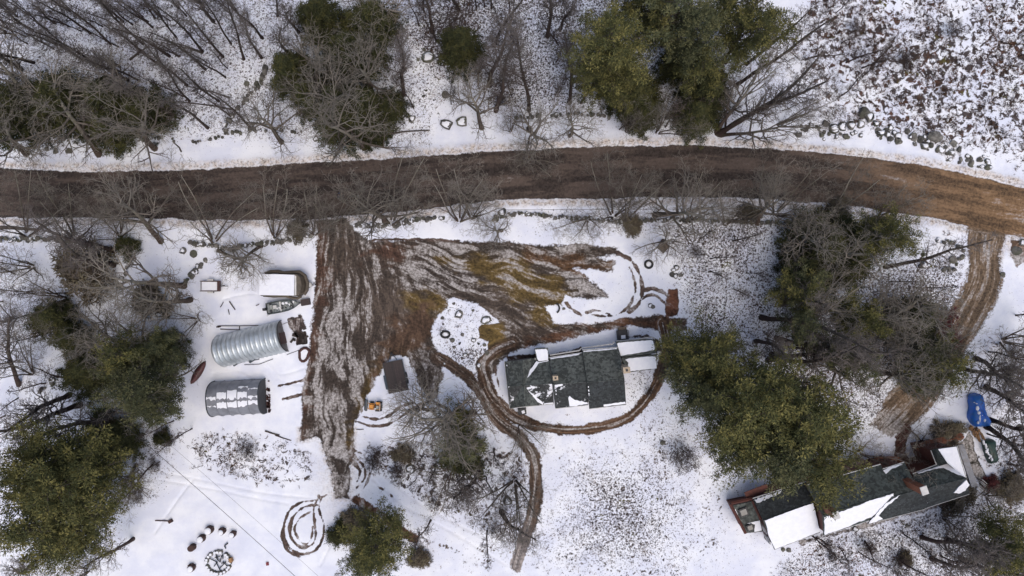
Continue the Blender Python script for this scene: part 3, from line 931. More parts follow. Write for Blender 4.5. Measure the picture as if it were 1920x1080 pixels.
def bare_tree(seed, H, R, style, mats=('bark', 'twig')):
    rng = np.random.RandomState(seed)
    trunk, out = [], {i: [] for i in range(6)}
    if style == 'spread':
        stems = 1
        th, nl, el = H * rng.uniform(0.62, 0.75), 12, (0.30, 0.95)
    elif style == 'forest':
        stems = 1
        th, nl, el = H * 0.93, 22, (0.35, 1.0)
    elif style == 'sapling':
        stems = 1
        th, nl, el = H * 0.95, 18, (0.5, 1.1)
    elif style == 'multi':
        stems = 6
        th, nl, el = H * 0.85, 6, (0.3, 0.8)
    else:
        stems = 9
        th, nl, el = H * 0.8, 4, (0.3, 0.8)
    for s in range(stems):
        az0 = 6.283 * s / max(stems, 1) + rng.uniform(0, 1)
        lean = {'spread': 0.06, 'forest': 0.03, 'sapling': 0.06, 'multi': 0.42, 'shrub': 0.55}[style] * rng.uniform(0.5, 1.2)
        d = np.array([math.cos(az0) * lean, math.sin(az0) * lean, 1.0])
        d /= np.linalg.norm(d)
        r = H * {'spread': 0.023, 'forest': 0.0125, 'sapling': 0.0095, 'multi': 0.010, 'shrub': 0.006}[style]
        p = np.array([math.cos(az0), math.sin(az0), 0]) * (r * 1.6 if stems > 1 else 0)
        p[2] = -0.3
        nseg = 9
        pts, rad = [p], [r * 1.35]
        for i in range(nseg):
            d = d + rng.normal(0, 0.05 if style != 'spread' else 0.09, 3)
            d /= np.linalg.norm(d)
            q = p + d * th / nseg
            rr = r * (1 - 0.72 * ((i + 1) / nseg) ** 1.2)
            trunk.append((tuple(p), tuple(q), rad[-1], rr))
            p = q
            pts.append(p)
            rad.append(rr)
        az = rng.uniform(0, 6.28)
        t0 = {'spread': 0.38, 'forest': 0.30, 'sapling': 0.2, 'multi': 0.3, 'shrub': 0.25}[style]
        for k in range(nl):
            t = t0 + (1 - t0) * (k + rng.uniform(0, .7)) / nl
            f = t * nseg
            i = min(int(f), nseg - 1)
            f -= i
            q = pts[i] * (1 - f) + pts[i + 1] * f
            az += 2.4 + rng.uniform(-0.4, 0.4)
            elev = rng.uniform(*el) if style != 'spread' else 0.15 + 0.9 * (t - t0) / (1 - t0)
            nd = np.array([math.cos(az) * math.cos(elev), math.sin(az) * math.cos(elev), math.sin(elev)])
            L = R * rng.uniform(0.75, 1.1) * {'spread': 1.0, 'forest': 0.95 - 0.45 * t, 'sapling': 0.9 - 0.5 * t, 'multi': 0.75, 'shrub': 0.7}[style]
            kids = {'spread': [5, 4, 4, 2], 'forest': [5, 4, 3, 2], 'sapling': [4, 3, 2, 1], 'multi': [4, 4, 3, 1], 'shrub': [4, 4, 3, 2]}[style]
            grow(out, q, nd, L, rad[i] * (0.70 if style == 'spread' else 0.5), 0, rng, 3, 1.0, kids, 0.16, 0.3 if style == 'spread' else 0)
    crown = [s for i in range(6) for s in out[i]]
    # twigs never thinner than real ones that still draw at this distance
    crown = [(a, b, max(r0, 0.011), max(r1, 0.008)) for a, b, r0, r1 in crown]
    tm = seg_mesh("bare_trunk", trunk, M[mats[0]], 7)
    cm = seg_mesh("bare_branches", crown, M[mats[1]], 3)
    return tm, cm, H, R


def blade_mesh(name, C, Nrm, L, Wd, tint, mat, rng):
    """single triangles: base at C, tip along Nrm"""
    n = len(C)
    side = np.cross(Nrm, rng.normal(0, 1, (n, 3)))
    side /= np.linalg.norm(side, axis=1)[:, None] + 1e-9
    a = C - side * Wd[:, None]
    b = C + side * Wd[:, None]
    c = C + Nrm * L[:, None]
    V = np.stack([a, b, c], 1).reshape(-1, 3)
    F = np.arange(3 * n).reshape(n, 3)
    return np_mesh(name, V, F, mat, {"tint": ("FLOAT", np.repeat(tint, 3))})


def conifer(seed, H, R, style, mat, dens=1.0):
    rng = np.random.RandomState(seed)
    segs_t, segs_b = [], []
    lean = rng.normal(0, 0.012, 2)
    P = [np.array([lean[0] * z + 0.1 * math.sin(z * .5), lean[1] * z + 0.1 * math.cos(z * .4), z - 0.3]) for z in np.linspace(0, H, 9)]
    r0 = H * 0.0115
    for i in range(8):
        segs_t.append((tuple(P[i]), tuple(P[i + 1]), r0 * (1 - i / 9), r0 * (1 - (i + 1) / 9)))
    nb = int({'pine': 62, 'hemlock': 120, 'shrub': 60}[style] * dens)
    z0 = {'pine': 0.32, 'hemlock': 0.10, 'shrub': 0.05}[style]
    clC, clR, clT = [], [], []
    az = 0
    lobes = rng.uniform(0.65, 1.25, 7)
    for k in range(nb):
        t = (k + rng.uniform(0, 1)) / nb
        z = H * (z0 + (0.985 - z0) * t)
        az += 2.4 + rng.uniform(-0.6, 0.6)
        lob = lobes[int((az % 6.283) / 6.283 * 7) % 7]
        if style == 'pine':
            prof = (min(1, (t + 0.25) * 1.5)) * (1 - t ** 2.2) + 0.12
            L = R * prof * rng.uniform(0.45, 1.3) * (0.5 + 0.5 * lob)
            rise, droop = 0.28 * L, 0
        elif style == 'hemlock':
            L = R * (1 - t) ** 0.85 * rng.uniform(0.75, 1.1) * (0.7 + 0.3 * lob) + 0.25
            rise, droop = -0.12 * L, 1
        else:
            L = R * (1 - 0.7 * t) * rng.uniform(0.7, 1.15) * (0.6 + 0.4 * lob)
            rise, droop = 0.25 * L, 0
        f = z / H * 8
        i = min(int(f), 7)
        q0 = P[i] * (1 - (f - i)) + P[i + 1] * (f - i)
        dr = np.array([math.cos(az), math.sin(az), 0])
        q1 = q0 + dr * L * 0.55 + np.array([0, 0, rise * 0.35])
        q2 = q0 + dr * L + np.array([0, 0, rise])
        rb = 0.012 * L + 0.01
        segs_b += [(tuple(q0), tuple(q1), rb, rb * .7), (tuple(q1), tuple(q2), rb * .7, 0.012)]
        nc = max(2, int((5.5 if style != 'pine' else 5) * L / 2.2 + 1))
        tw = np.array([-dr[1], dr[0], 0])
        for c in range(nc):
            u_ = 0.30 + 0.72 * (c + rng.uniform(0, .9)) / nc
            base = q0 * (1 - u_) + q2 * u_ + (q1 - (q0 + q2) / 2) * (4 * u_ * (1 - u_)) * 0.5
            off = rng.uniform(-1, 1) * L * 0.30 * (1.1 - 0.6 * u_)
            cc = base + tw * off + np.array([0, 0, rng.uniform(-.1, .18)])
            segs_b.append((tuple(base), tuple(cc), 0.016, 0.01))
            clC.append(cc)
            clR.append(rng.uniform(0.30, 0.72) * (1.0 if style != 'hemlock' else 0.75) * (R / 4.5) ** 0.4)
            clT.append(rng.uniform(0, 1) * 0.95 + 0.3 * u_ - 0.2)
    clC, clR, clT = np.array(clC), np.array(clR), np.array(clT)
    k = int({'pine': 40, 'hemlock': 40, 'shrub': 40}[style])
    n = len(clC) * k
    Nn = rng.normal(0, 1, (n, 3))
    Nn /= np.linalg.norm(Nn, axis=1)[:, None]
    Nn[:, 2] = Nn[:, 2] * 0.55 + (0.25 if style == 'pine' else 0.05)
    Rr = np.repeat(clR, k)
    C = np.repeat(clC, k, 0) + Nn * (Rr * rng.uniform(0.05, 1.0, n) ** 0.7)[:, None]
    tl = (rng.uniform(0.16, 0.34, n)) * (1.0 if style == 'pine' else 0.85)
    Wd = tl * rng.uniform(0.16, 0.26, n)
    dirn = Nn + rng.normal(0, 0.35, (n, 3))
    dirn /= np.linalg.norm(dirn, axis=1)[:, None]
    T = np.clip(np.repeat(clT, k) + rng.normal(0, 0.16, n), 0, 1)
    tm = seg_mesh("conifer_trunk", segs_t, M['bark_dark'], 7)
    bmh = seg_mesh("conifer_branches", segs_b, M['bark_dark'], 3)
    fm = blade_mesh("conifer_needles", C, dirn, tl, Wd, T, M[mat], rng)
    return tm, bmh, fm, H, R


BARE = {
    'spread': [bare_tree(11, 13, 5.0, 'spread'), bare_tree(12, 13, 5.2, 'spread'), bare_tree(13, 13, 4.6, 'spread'), bare_tree(14, 13, 5.0, 'spread')],
    'forest': [bare_tree(21, 18, 3.2, 'forest', ('bark_dark', 'twig_dark')), bare_tree(22, 18, 2.8, 'forest', ('bark_dark', 'twig_dark')), bare_tree(23, 18, 3.4, 'forest', ('bark_dark', 'twig_dark')), bare_tree(24, 18, 3.0, 'forest', ('bark_dark', 'twig_dark'))],
    'multi': [bare_tree(31, 10, 4.0, 'multi'), bare_tree(32, 10, 4.2, 'multi'), bare_tree(33, 10, 3.8, 'multi')],
    'sapling': [bare_tree(25, 9, 1.7, 'sapling', ('bark_dark', 'twig_dark')), bare_tree(26, 9, 1.9, 'sapling', ('bark_dark', 'twig_dark')), bare_tree(27, 9, 1.5, 'sapling', ('bark_dark', 'twig_dark'))],
    'shrub': [bare_tree(41, 3.2, 1.8, 'shrub', ('bark_dark', 'twig_dark')), bare_tree(42, 3.2, 1.7, 'shrub', ('bark_dark', 'twig_dark'))],
}
CON = {
    'pine': [conifer(51, 20, 5.2, 'pine', 'needle_pine', 1.25), conifer(52, 20, 5.4, 'pine', 'needle_pine', 1.2), conifer(53, 19, 5.0, 'pine', 'needle_grey', 1.2)],
    'openpine': [conifer(54, 18, 4.0, 'pine', 'needle_grey', 0.5), conifer(55, 18, 3.6, 'pine', 'needle_pine', 0.5)],
    'hemlock': [conifer(61, 12, 3.2, 'hemlock', 'needle_hem'), conifer(62, 12, 3.4, 'hemlock', 'needle_hem')],
    'shrub': [conifer(71, 3.0, 1.8, 'shrub', 'needle_hem', 0.8), conifer(72, 3.0, 1.8, 'shrub', 'needle_brown', 0.8), conifer(73, 3.5, 2.0, 'shrub', 'needle_red', 0.8)],
}

# ------------------------------------------------------------------ labelling aid: what stands near
MARKS = [("the silver corrugated hut", 480, 640), ("the grey fabric shelter", 452, 745), ("the tarped camper", 540, 535), ("the small empty trailer", 400, 535), ("the open boat", 543, 574),
         ("the green roofed house", 1065, 715), ("the red brick house", 1600, 930), ("the blue tarp", 1830, 768), ("the brown flatbed", 750, 703), ("the yellow tractor", 702, 762),
         ("the yard entrance from the road", 630, 425), ("the maroon canoe", 370, 698), ("the ring of log seats", 400, 1020), ("the walker on the road", 645, 367), ("the wooden crate", 1241, 462),
         ("the side driveway mouth", 1850, 440), ("the boulder pile", 1690, 240), ("the photo's lower left corner", 20, 1060), ("the photo's upper left corner", 20, 20),
         ("the photo's upper right corner", 1900, 20), ("the photo's lower right corner", 1900, 1060), ("the loop of tyre tracks", 572, 990), ("the square grass patch", 922, 622),
         ("the end of the garden path", 970, 1060), ("the middle of the top edge", 960, 5), ("the muddy yard's south tip", 640, 930), ("the side driveway bend", 1690, 740),
         ("the rusty leaf strip", 1260, 565), ("the left end of the road", 5, 360), ("the fallen double log", 340, 85), ("the weedy patch", 470, 850), ("the right end of the yard", 1160, 480)]
ORD = ["closest", "second closest", "third closest", "fourth closest", "fifth closest", "sixth closest", "seventh closest", "eighth closest", "ninth closest", "tenth closest"]
PENDING = []


def autolabel(o, desc, px, py, cat, group):
    tag(o, None, cat, group)
    PENDING.append((o, desc, px, py))


def flush_labels():
    buckets = {}
    for o, desc, px, py in PENDING:
        best = sorted((math.hypot(px - mx, py - my), nm, mx, my) for nm, mx, my in MARKS)[0]
        dx, dy = px - best[2], py - best[3]
        side = ("right" if dx > 0 else "left") if abs(dx) > abs(dy) else ("below" if dy > 0 else "above")
        buckets.setdefault((desc, best[1], side), []).append((best[0], o))
    for (desc, nm, side), lst in buckets.items():
        lst.sort(key=lambda q: q[0])
        where = {"right": "right of", "left": "left of", "below": "below", "above": "above"}[side]
        for i, (_, o) in enumerate(lst):
            if len(lst) == 1:
                o["label"] = f"{desc} {where} {nm}"
            else:
                o["label"] = f"{desc} {where} {nm}, {ORD[i] if i < 10 else str(i + 1) + 'th closest'}"
            if len(o["label"].split()) > 16:
                print("LONG", o["label"])


# ------------------------------------------------------------------ buildings
def inset(pts, k):
    c = sum((Vector(p) for p in pts), Vector((0, 0, 0))) / len(pts)
    out = []
    for p in pts:
        d = Vector(p) - c
        L = math.hypot(d.x, d.y)
        f = max(0.1, (L - k) / L)
        out.append(Vector((c.x + d.x * f, c.y + d.y * f, p[2])))
    return out


def gable_block(root, A, B, C, D, zE, R0, R1, zR, mats, wallmat, gut=True, ov=0.25):
    """roof corners in photo px at eave height: A->B one eave, D->C the other; ridge R0->R1 at zR.  A,D,R0 share an end."""
    a, b, c, d = (G(*q, zE) for q in (A, B, C, D))
    r0, r1 = G(*R0, zR), G(*R1, zR)
    part(root, "roof", MB().slab([a, b, r1, r0], 0.16), M[mats[0]])
    part(root, "roof", MB().slab([r0 + Vector((0, 0, -.004)), r1 + Vector((0, 0, -.004)), c, d], 0.16), M[mats[1]])
    # walls: solid with gables under the roof
    def mv(p, q, k):
        v = (q - p)
        v.z = 0
        v.normalize()
        return p + v * k
    a2, d2, r02 = mv(mv(a, b, ov), d, ov), mv(mv(d, c, ov), a, ov), mv(r0, r1, ov)
    b2, c2, r12 = mv(mv(b, a, ov), c, ov), mv(mv(c, d, ov), b, ov), mv(r1, r0, ov)
    dz = Vector((0, 0, -0.20))
    vs = []
    for p in (a2, r02, d2, b2, r12, c2):
        vs.append(p + dz)
    for p in (a2, d2, b2, c2):
        vs.append(Vector((p.x, p.y, -0.4)))
    # 0 a,1 r0,2 d,3 b,4 r1,5 c,6 ag,7 dg,8 bg,9 cg
    m = MB().add(vs, [(0, 1, 2, 7, 6), (5, 4, 3, 8, 9), (3, 0, 6, 8), (2, 5, 9, 7), (0, 3, 4, 1), (1, 4, 5, 2)])
    part(root, "wall", m, M[wallmat])
    for p, q in ((a, b), (d, c)):
        if gut:
            part(root, "gutter", MB().tube([p + Vector((0, 0, -.05)), q + Vector((0, 0, -.05))], 0.07, 5), M['trim_white'])
    part(root, "ridge_cap", MB().tube([r0 + Vector((0, 0, .01)), r1 + Vector((0, 0, .01))], 0.05, 4), M[mats[0]])
    return (a, b, r1), (r0, r1, c)


def snow_on(root, poly, pl, th=0.05, jit=1.0, seed=0, name="snow_patch"):
    rng = random.Random(seed)
    out = []
    n = len(poly)
    for i in range(n):
        x0, y0 = poly[i]
        x1, y1 = poly[(i + 1) % n]
        L = math.hypot(x1 - x0, y1 - y0)
        k = max(1, int(L / 4))
        for j in range(k):
            t = j / k
            x, y = x0 + (x1 - x0) * t, y0 + (y1 - y0) * t
            if j:
                x += rng.uniform(-jit, jit)
                y += rng.uniform(-jit, jit)
            p, nn = plane_hit(x, y, pl)
            out.append(p + Vector((0, 0, th)))
    return part(root, name, MB().slab(out, th + 0.01), M['snow'])


def chimney(root, px, py, zt, zb, w, body, cap, capname="chimney_cap", rz=0.1, pots=1):
    t = G(px, py, zt)
    ch = part(root, "chimney", MB().box((t.x, t.y, (zt + zb) / 2), (w, w * 0.85, zt - zb), rz), M[body])
    part(ch, capname, MB().box((t.x, t.y, zt + 0.05), (w * 1.12, w * 0.97, 0.09), rz), M[cap])
    if pots:
        part(ch, "flue", MB().box((t.x, t.y, zt + 0.13), (w * 0.36, w * 0.36, 0.09), rz), M['black'])
    return ch


# --- green roofed house in the yard
H1 = thing("house", G(1060, 715), "long low house with green grey shingle roof and snowy flat end roofs in the yard", "house")
A_ = gable_block(H1, (949, 679), (1029, 671), (1038.5, 757), (957, 765), 2.7, (953, 724), (1035, 719), 4.6, ('shingle', 'shingle_snowy'), 'wall_tan')
B_ = gable_block(H1, (1030, 670.5), (1092, 661.5), (1103, 759), (1041, 766), 2.85, (1036.5, 720.5), (1100.5, 715.5), 4.85, ('shingle', 'shingle_dust'), 'wall_tan')
C_ = gable_block(H1, (1092, 656.5), (1159, 651.5), (1174, 758.5), (1105, 766.5), 3.05, (1101, 717), (1171, 711), 5.15, ('shingle', 'shingle_dark'), 'wall_tan')
# cross wing on the west end: ridge runs north-south
X_ = gable_block(H1, (946, 678), (956, 766), (1012, 760), (1003, 671), 2.78, (979.5, 675.5), (984, 762), 4.66, ('shingle', 'shingle'), 'wall_tan')
# entry porch (north) with its snowy roof
pe = [G(*q, 3.0) for q in ((1002, 653.5), (1027.5, 652), (1028.5, 675), (1008, 680))]
part(H1, "porch_roof", MB().slab(pe, 0.14), M['shingle'])
part(H1, "porch_wall", MB().slab([p + Vector((0, 0, -.15)) for p in inset(pe, .3)], 3.2), M['wall_tan'])
snow_on(H1, [(1003.5, 655.5), (1024, 654), (1027, 658), (1027.5, 675), (1010, 677), (1007, 672)], (pe[0], pe[1], pe[2]), 0.07, 0.4, 3)
# flat snowy roofs on the east end
for k, (q, sn) in enumerate((([(1155, 642), (1158, 640), (1222, 635.5), (1227, 638), (1233, 662), (1164.5, 669.5)], [(1157, 644), (1160, 642.5), (1220, 637.5), (1224, 639), (1227.5, 651), (1227, 656), (1164, 667)]),
                             ([(1165, 671), (1232, 664), (1231.5, 691.5), (1181, 698), (1171, 694)], [(1172, 674.5), (1178, 672), (1230, 667), (1231, 690.5), (1182, 696), (1177, 688), (1178, 680)]))):
    tp = [G(*p, 2.9 - 0.15 * k) for p in q]
    part(H1, "flat_roof", MB().slab(tp, 0.15), M['shingle'])
    part(H1, "wall", MB().slab([p + Vector((0, 0, -.16)) for p in inset(tp, .35)], 3.0), M['wall_tan'])
    snow_on(H1, sn, (tp[0], tp[1], tp[2]) if k == 0 else (tp[0], tp[1], tp[3]), 0.10, 0.5, 8 + k)
# snow lying on the slopes
snow_on(H1, [(1006, 677), (1011, 679), (1007, 686), (995, 702), (985, 712), (983, 711), (992, 696), (1001, 684)], (G(1012, 671, 2.8), G(984, 712, 4.3), G(1012, 700, 3.6)), 0.05, 0.5, 1)
snow_on(H1, [(1007, 678), (1028, 672), (1028.5, 677), (1010, 681)], A_[0], 0.05, 0.4, 2)
snow_on(H1, [(986, 733), (989, 731), (1003, 742), (1018, 755), (1018, 759), (1006, 753), (993, 744)], A_[1], 0.06, 0.5, 3)
snow_on(H1, [(1020, 756.5), (1037, 754.5), (1038, 756.5), (1020, 758.5)], A_[1], 0.05, 0.3, 4)
snow_on(H1, [(1031, 671), (1088, 662.5), (1084, 665.5), (1033, 673.5)], B_[0], 0.05, 0.4, 5)
snow_on(H1, [(1094, 657.5), (1157, 652.5), (1156, 654.5), (1094, 660)], C_[0], 0.05, 0.4, 6)
snow_on(H1, [(1052, 763), (1062, 752), (1068, 742), (1078, 750), (1101, 754), (1102.5, 757.5), (1060, 764)], B_[1], 0.05, 1.0, 7)
snow_on(H1, [(1107, 762), (1112, 761), (1130, 759), (1172, 753), (1173, 757), (1106, 765.5)], C_[1], 0.05, 0.5, 8)
snow_on(H1, [(1040, 722), (1054, 720), (1056, 722), (1046, 725), (1040, 730)], B_[1], 0.04, 0.7, 10)
for x0, y0, x1, y1 in ((1041, 724, 1043, 764), (1102, 722, 1105, 760), (949, 682, 957, 752)):
    rr = random.Random(x0)
    for j in range(6):
        t = (j + rr.random() * .5) / 6
        x, y = x0 + (x1 - x0) * t, y0 + (y1 - y0) * t
        snow_on(H1, [(x, y), (x + 2, y), (x + 2, y + 2 + rr.random() * 3), (x, y + 2)], (B_[1] if x0 == 1041 else (C_[1] if x0 == 1102 else X_[0])), 0.04, 0.2, j)
chimney(H1, 1041.5, 709, 5.6, 3.5, 0.50, 'cream', 'cream')
chimney(H1, 1175, 694, 6.0, 0.0, 0.68, 'cream', 'cream')
# north gutter lines, downpipes and basement hatch
for pts in ([(1031, 666), (1086, 657), (1090, 653), (1148, 645), (1152, 641)], [(1155, 640), (1190, 637), (1222, 632), (1228, 636)]):
    part(H1, "fascia", MB().tube([G(x, y, 2.6) for x, y in pts], 0.08, 4), M['trim_white'])
hb = G(979, 770, 0)
hb_ = part(H1, "bulkhead", MB().box((hb.x, hb.y, 0.35), (1.0, 0.7, 0.9), 0.1, 0.9), M['black'])
part(hb_, "snow_patch", MB().box((hb.x + .12, hb.y, 0.83), (0.35, 0.35, 0.05), 0.3), M['snow'])
st = G(1166, 628, 0)
sp_ = part(H1, "stoop", MB().box((st.x, st.y, 0.25), (1.25, 1.15, 0.6), 0.1), M['black'])
part(sp_, "step", MB().box((st.x, st.y + .75, 0.12), (1.0, 0.35, 0.3), 0.1), M['wood'])
part(sp_, "snow_patch", MB().box((st.x + .08, st.y - .2, 0.58), (0.5, 0.4, 0.06), 0.1), M['snow'])
for dx in (-.58, .58):
    part(sp_, "railing", MB().tube([(st.x + dx, st.y - .5, .5), (st.x + dx, st.y - .5, 1.3), (st.x + dx, st.y + .6, 1.3), (st.x + dx, st.y + .6, .5)], 0.035, 4), M['black'])

# --- brick red house lower right
H2 = thing("house", G(1590, 925), "large red sided house with dark roofs half covered in snow under the tall pines", "house")
def Q(x, y):
    return (1360 + x / 3.692, 780 + y / 3.692)
b2 = gable_block(H2, Q(190, 572), Q(560, 455), Q(655, 806), Q(340, 925), 3.2, Q(262, 722), Q(607, 600), 4.8, ('shingle_dark', 'shingle_two'), 'wall_red')
snow_on(H2, [Q(272, 724), Q(440, 660), Q(606, 602), Q(630, 700), Q(653, 800), Q(500, 860), Q(342, 920), Q(300, 830), Q(285, 760)], b2[1], 0.07, 0.4, 1)
snow_on(H2, [Q(200, 578), Q(300, 545), Q(390, 515), Q(380, 535), Q(300, 570), Q(215, 600)], b2[0], 0.05, 1.5, 2)
c2 = gable_block(H2, Q(560, 480), Q(1075, 335), Q(1245, 640), Q(682, 828), 4.6, Q(676, 690), Q(1162, 530), 6.4, ('shingle_two', 'shingle_two'), 'wall_red')
snow_on(H2, [Q(684, 700), Q(860, 640), Q(985, 590), Q(1160, 535), Q(1163, 560), Q(1120, 600), Q(1060, 660), Q(1010, 700), Q(985, 706), Q(840, 768), Q(686, 822)], c2[1], 0.07, 0.8, 3)
d2_ = gable_block(H2, Q(1078, 372), Q(1240, 320), Q(1400, 640), Q(985, 747), 4.5, Q(1150, 562), Q(1340, 510), 6.2, ('shingle_two', 'shingle_dark'), 'wall_red')
snow_on(H2, [Q(992, 742), Q(1060, 660), Q(1110, 605), Q(1165, 570), Q(1210, 545), Q(1120, 620), Q(1060, 690), Q(1090, 712), Q(1040, 732)], d2_[1], 0.06, 1.0, 4)
snow_on(H2, [Q(1085, 378), Q(1130, 352), Q(1190, 338), Q(1225, 335), Q(1190, 350), Q(1140, 372), Q(1110, 400)], d2_[0], 0.06, 1.0, 5)
e2 = gable_block(H2, Q(1298, 402), Q(1520, 316), Q(1690, 540), Q(1380, 640), 4.55, Q(1330, 516), Q(1668, 430), 6.3, ('shingle_two', 'shingle_dark'), 'wall_red')
f2 = gable_block(H2, Q(1425, 238), Q(1470, 350), Q(1668, 432), Q(1604, 208), 4.6, Q(1470, 226), Q(1540, 330), 6.0, ('shingle_two', 'shingle_two'), 'wall_red')
fq = [G(*Q(1474, 230), 6.09), G(*Q(1540, 328), 6.09), G(*Q(1664, 428), 4.69), G(*Q(1600, 212), 4.69)]
part(H2, "snow_patch", MB().slab(fq, .1), M['snow'])
snow_on(H2, [Q(1470, 345), Q(1530, 325), Q(1600, 380), Q(1650, 420), Q(1560, 385), Q(1500, 355), Q(1440, 362), Q(1330, 396), Q(1330, 390)], e2[0], 0.22, 0.8, 7)
snow_on(H2, [Q(1575, 530), Q(1620, 480), Q(1662, 440), Q(1684, 475), Q(1655, 515), Q(1610, 535)], e2[1], 0.16, 0.8, 8)
snow_on(H2, [Q(1150, 690), Q(1250, 660), Q(1380, 612), Q(1382, 618), Q(1255, 668), Q(1152, 697)], e2[1], 0.05, 0.6, 9)
# flat annex at the west end with skylights
an = [G(*Q(x, y), 2.6) for x, y in ((45, 622), (190, 590), (262, 800), (140, 812))]
part(H2, "flat_roof", MB().slab(an, 0.15), M['shingle'])
part(H2, "wall", MB().slab([p + Vector((0, 0, -.16)) for p in inset(an, .2)], 3.0), M['wall_red'])
for (x0, y0, x1, y1) in ((35, 610, 140, 812), (40, 604, 192, 570), (190, 588, 246, 716)):
    part(H2, "parapet", MB().tube([G(*Q(x0, y0), 2.7), G(*Q(x1, y1), 2.7)], 0.17, 4), M['wall_red'])
for (x, y, w_, d_) in ((125, 665, 1.0, 0.9), (170, 772, 0.75, 0.7)):
    p = G(*Q(x, y), 2.75)
    sk = part(H2, "skylight", MB().box((p.x, p.y, p.z), (w_, d_, .2), 0.35), M['black'])
    part(sk, "pane", MB().box((p.x, p.y, p.z + .12), (w_ * .7, d_ * .7, .05), 0.35), M['glass'])
snow_on(H2, [Q(150, 742), Q(238, 722), Q(252, 790), Q(200, 802), Q(205, 750)], (an[0], an[1], an[2]), 0.05, 0.4, 11)
snow_on(H2, [Q(52, 650), Q(70, 645), Q(130, 790), Q(118, 792)], (an[0], an[1], an[2]), 0.05, 0.4, 12)
p0, p1 = G(*Q(140, 560), 2.2), G(*Q(280, 500), 2.2)
part(H2, "low_roof", MB().slab([G(*Q(132, 530), 2.4), G(*Q(290, 470), 2.4), G(*Q(310, 520), 2.4), G(*Q(150, 580), 2.4)], 0.15), M['wall_red'])
# brick terrace walls north of the east wing
part(H2, "terrace_wall", MB().tube([G(*Q(1040, 300), 1), G(*Q(1190, 300), 1), G(*Q(1290, 375), 1)], 0.35, 4), M['brickm'])
part(H2, "terrace_wall", MB().tube([G(*Q(1325, 230), 1.2), G(*Q(1390, 195), 1.2), G(*Q(1640, 140), 1.2)], 0.4, 4), M['brickm'])
part(H2, "terrace_floor", MB().slab([G(*Q(1335, 240), .5), G(*Q(1400, 200), .5), G(*Q(1560, 160), .5), G(*Q(1570, 215), .5), G(*Q(1440, 300), .5), G(*Q(1350, 340), .5)], 0.4), M['brickm'])
dk = part(H2, "deck", MB().slab([G(*Q(1610, 205), 2.6), G(*Q(1650, 195), 2.6), G(*Q(1748, 480), 2.6), G(*Q(1706, 495), 2.6)], 0.2), M['fabric'])
for x, y in ((1640, 210), (1690, 350), (1738, 480)):
    p = G(*Q(x, y), 2.4)
    part(dk, "post", MB().tube([(p.x, p.y, -.2), (p.x, p.y, 2.4)], 0.08, 4), M['wood'])
for (x, y, zt, zb, w_) in ((1375, 515, 8.6, 5.2, 0.72), (765, 686, 8.4, 5.2, 0.66)):
    p = G(*Q(x, y), zt)
    ch = part(H2, "chimney", MB().box((p.x, p.y, (zt + zb) / 2), (w_ * .9, w_ * 1.1, zt - zb), 0.33), M['brickm'])
    part(ch, "chimney_cap", MB().box((p.x, p.y, zt + 0.06), (w_, w_ * 1.25, 0.12), 0.33), M['offwhite'])
for (x, y) in ((268, 780), (290, 850), (625, 660), (650, 745)):
    p = G(*Q(x, y), 1.6)
    wd = part(H2, "window", MB().box((p.x, p.y, 1.7), (.12, .9, 1.1), 0.33), M['trim_white'])
    part(wd, "pane", MB().box((p.x - .05, p.y, 1.7), (.10, .7, .9), 0.33), M['glass'])

# picket railing below the deck
fr = thing("picket_fence", G(1832, 925), "pale slatted wooden railing curving round the east end of the red brick house", "fence")
fp = smooth_line([Q(1680, 588), Q(1740, 560), Q(1790, 520), Q(1812, 470)], 6)
part(fr, "rail", MB().tube([G(x, y, 1.0) for x, y in fp], 0.06, 4), M['wood'])
for i in range(14):
    x, y = fp[min(int(i * (len(fp) - 1) / 13), len(fp) - 1)]
    a, b = G(x, y, 1.0), G(x - 9, y - 8, 0.95)
    part(fr, "slat", MB().tube([a, b, Vector((b.x, b.y, 0))], 0.045, 4), M['offwhite'])

# ------------------------------------------------------------------ yard things
def frame_of(px0, py0, px1, py1, z=0.0):
    """origin at first point, local x axis towards second; returns f(u, v, w) -> world"""
    a, b = G(px0, py0, 0), G(px1, py1, 0)
    d = (b - a)
    L = d.length
    d.normalize()
    s = Vector((-d.y, d.x, 0))
    return (lambda u, v, w: a + d * u + s * v + Vector((0, 0, w))), L, math.atan2(d.y, d.x)


# silver corrugated hut: scalloped arch bays
F, L, ang = frame_of(413, 659, 533, 630)
hut = thing("quonset_hut", F(L / 2, 0, 0), "silver corrugated half-round metal hut open towards the yard", "metal hut")
NB, RW, RH = 14, 1.78, 2.35
for b in range(NB):
    m, vs, fs = MB(), [], []
    us = [b * L / NB + L / NB * k / 4 for k in range(5)]
    prof = [0.0, 0.13, 0.18, 0.13, 0.0]
    na = 14
    for k, u_ in enumerate(us):
        for j in range(na + 1):
            a = math.pi * j / na
            rr = 1 + prof[k] / 2.0
            vs.append(F(u_, -RW * math.cos(a) * rr, RH * math.sin(a) * rr))
    for k in range(4):
        for j in range(na):
            o = k * (na + 1) + j
            fs.append((o, o + 1, o + na + 2, o + na + 1))
    m.add(vs, fs)
    o = part(hut, "arch_panel", m, M['galv'], smooth=True)
for (u_, nm) in ((L + .02, "front_wall"), (0.02, "back_wall")):
    arc = [F(u_, -RW * math.cos(math.pi * j / 12), RH * math.sin(math.pi * j / 12)) for j in range(13)]
    arc2 = [p + (F(.06, 0, 0) - F(0, 0, 0)) for p in arc]
    m = MB().add(arc + arc2, [tuple(range(13)), tuple(range(25, 12, -1))] + [(j, j + 1, j + 14, j + 13) for j in range(12)])
    w_ = part(hut, nm, m, M['endwall'])
part(hut, "door", MB().box(F(L + .12, -.2, 0.95), (0.06, 1.3, 1.9), ang), M['rust'])
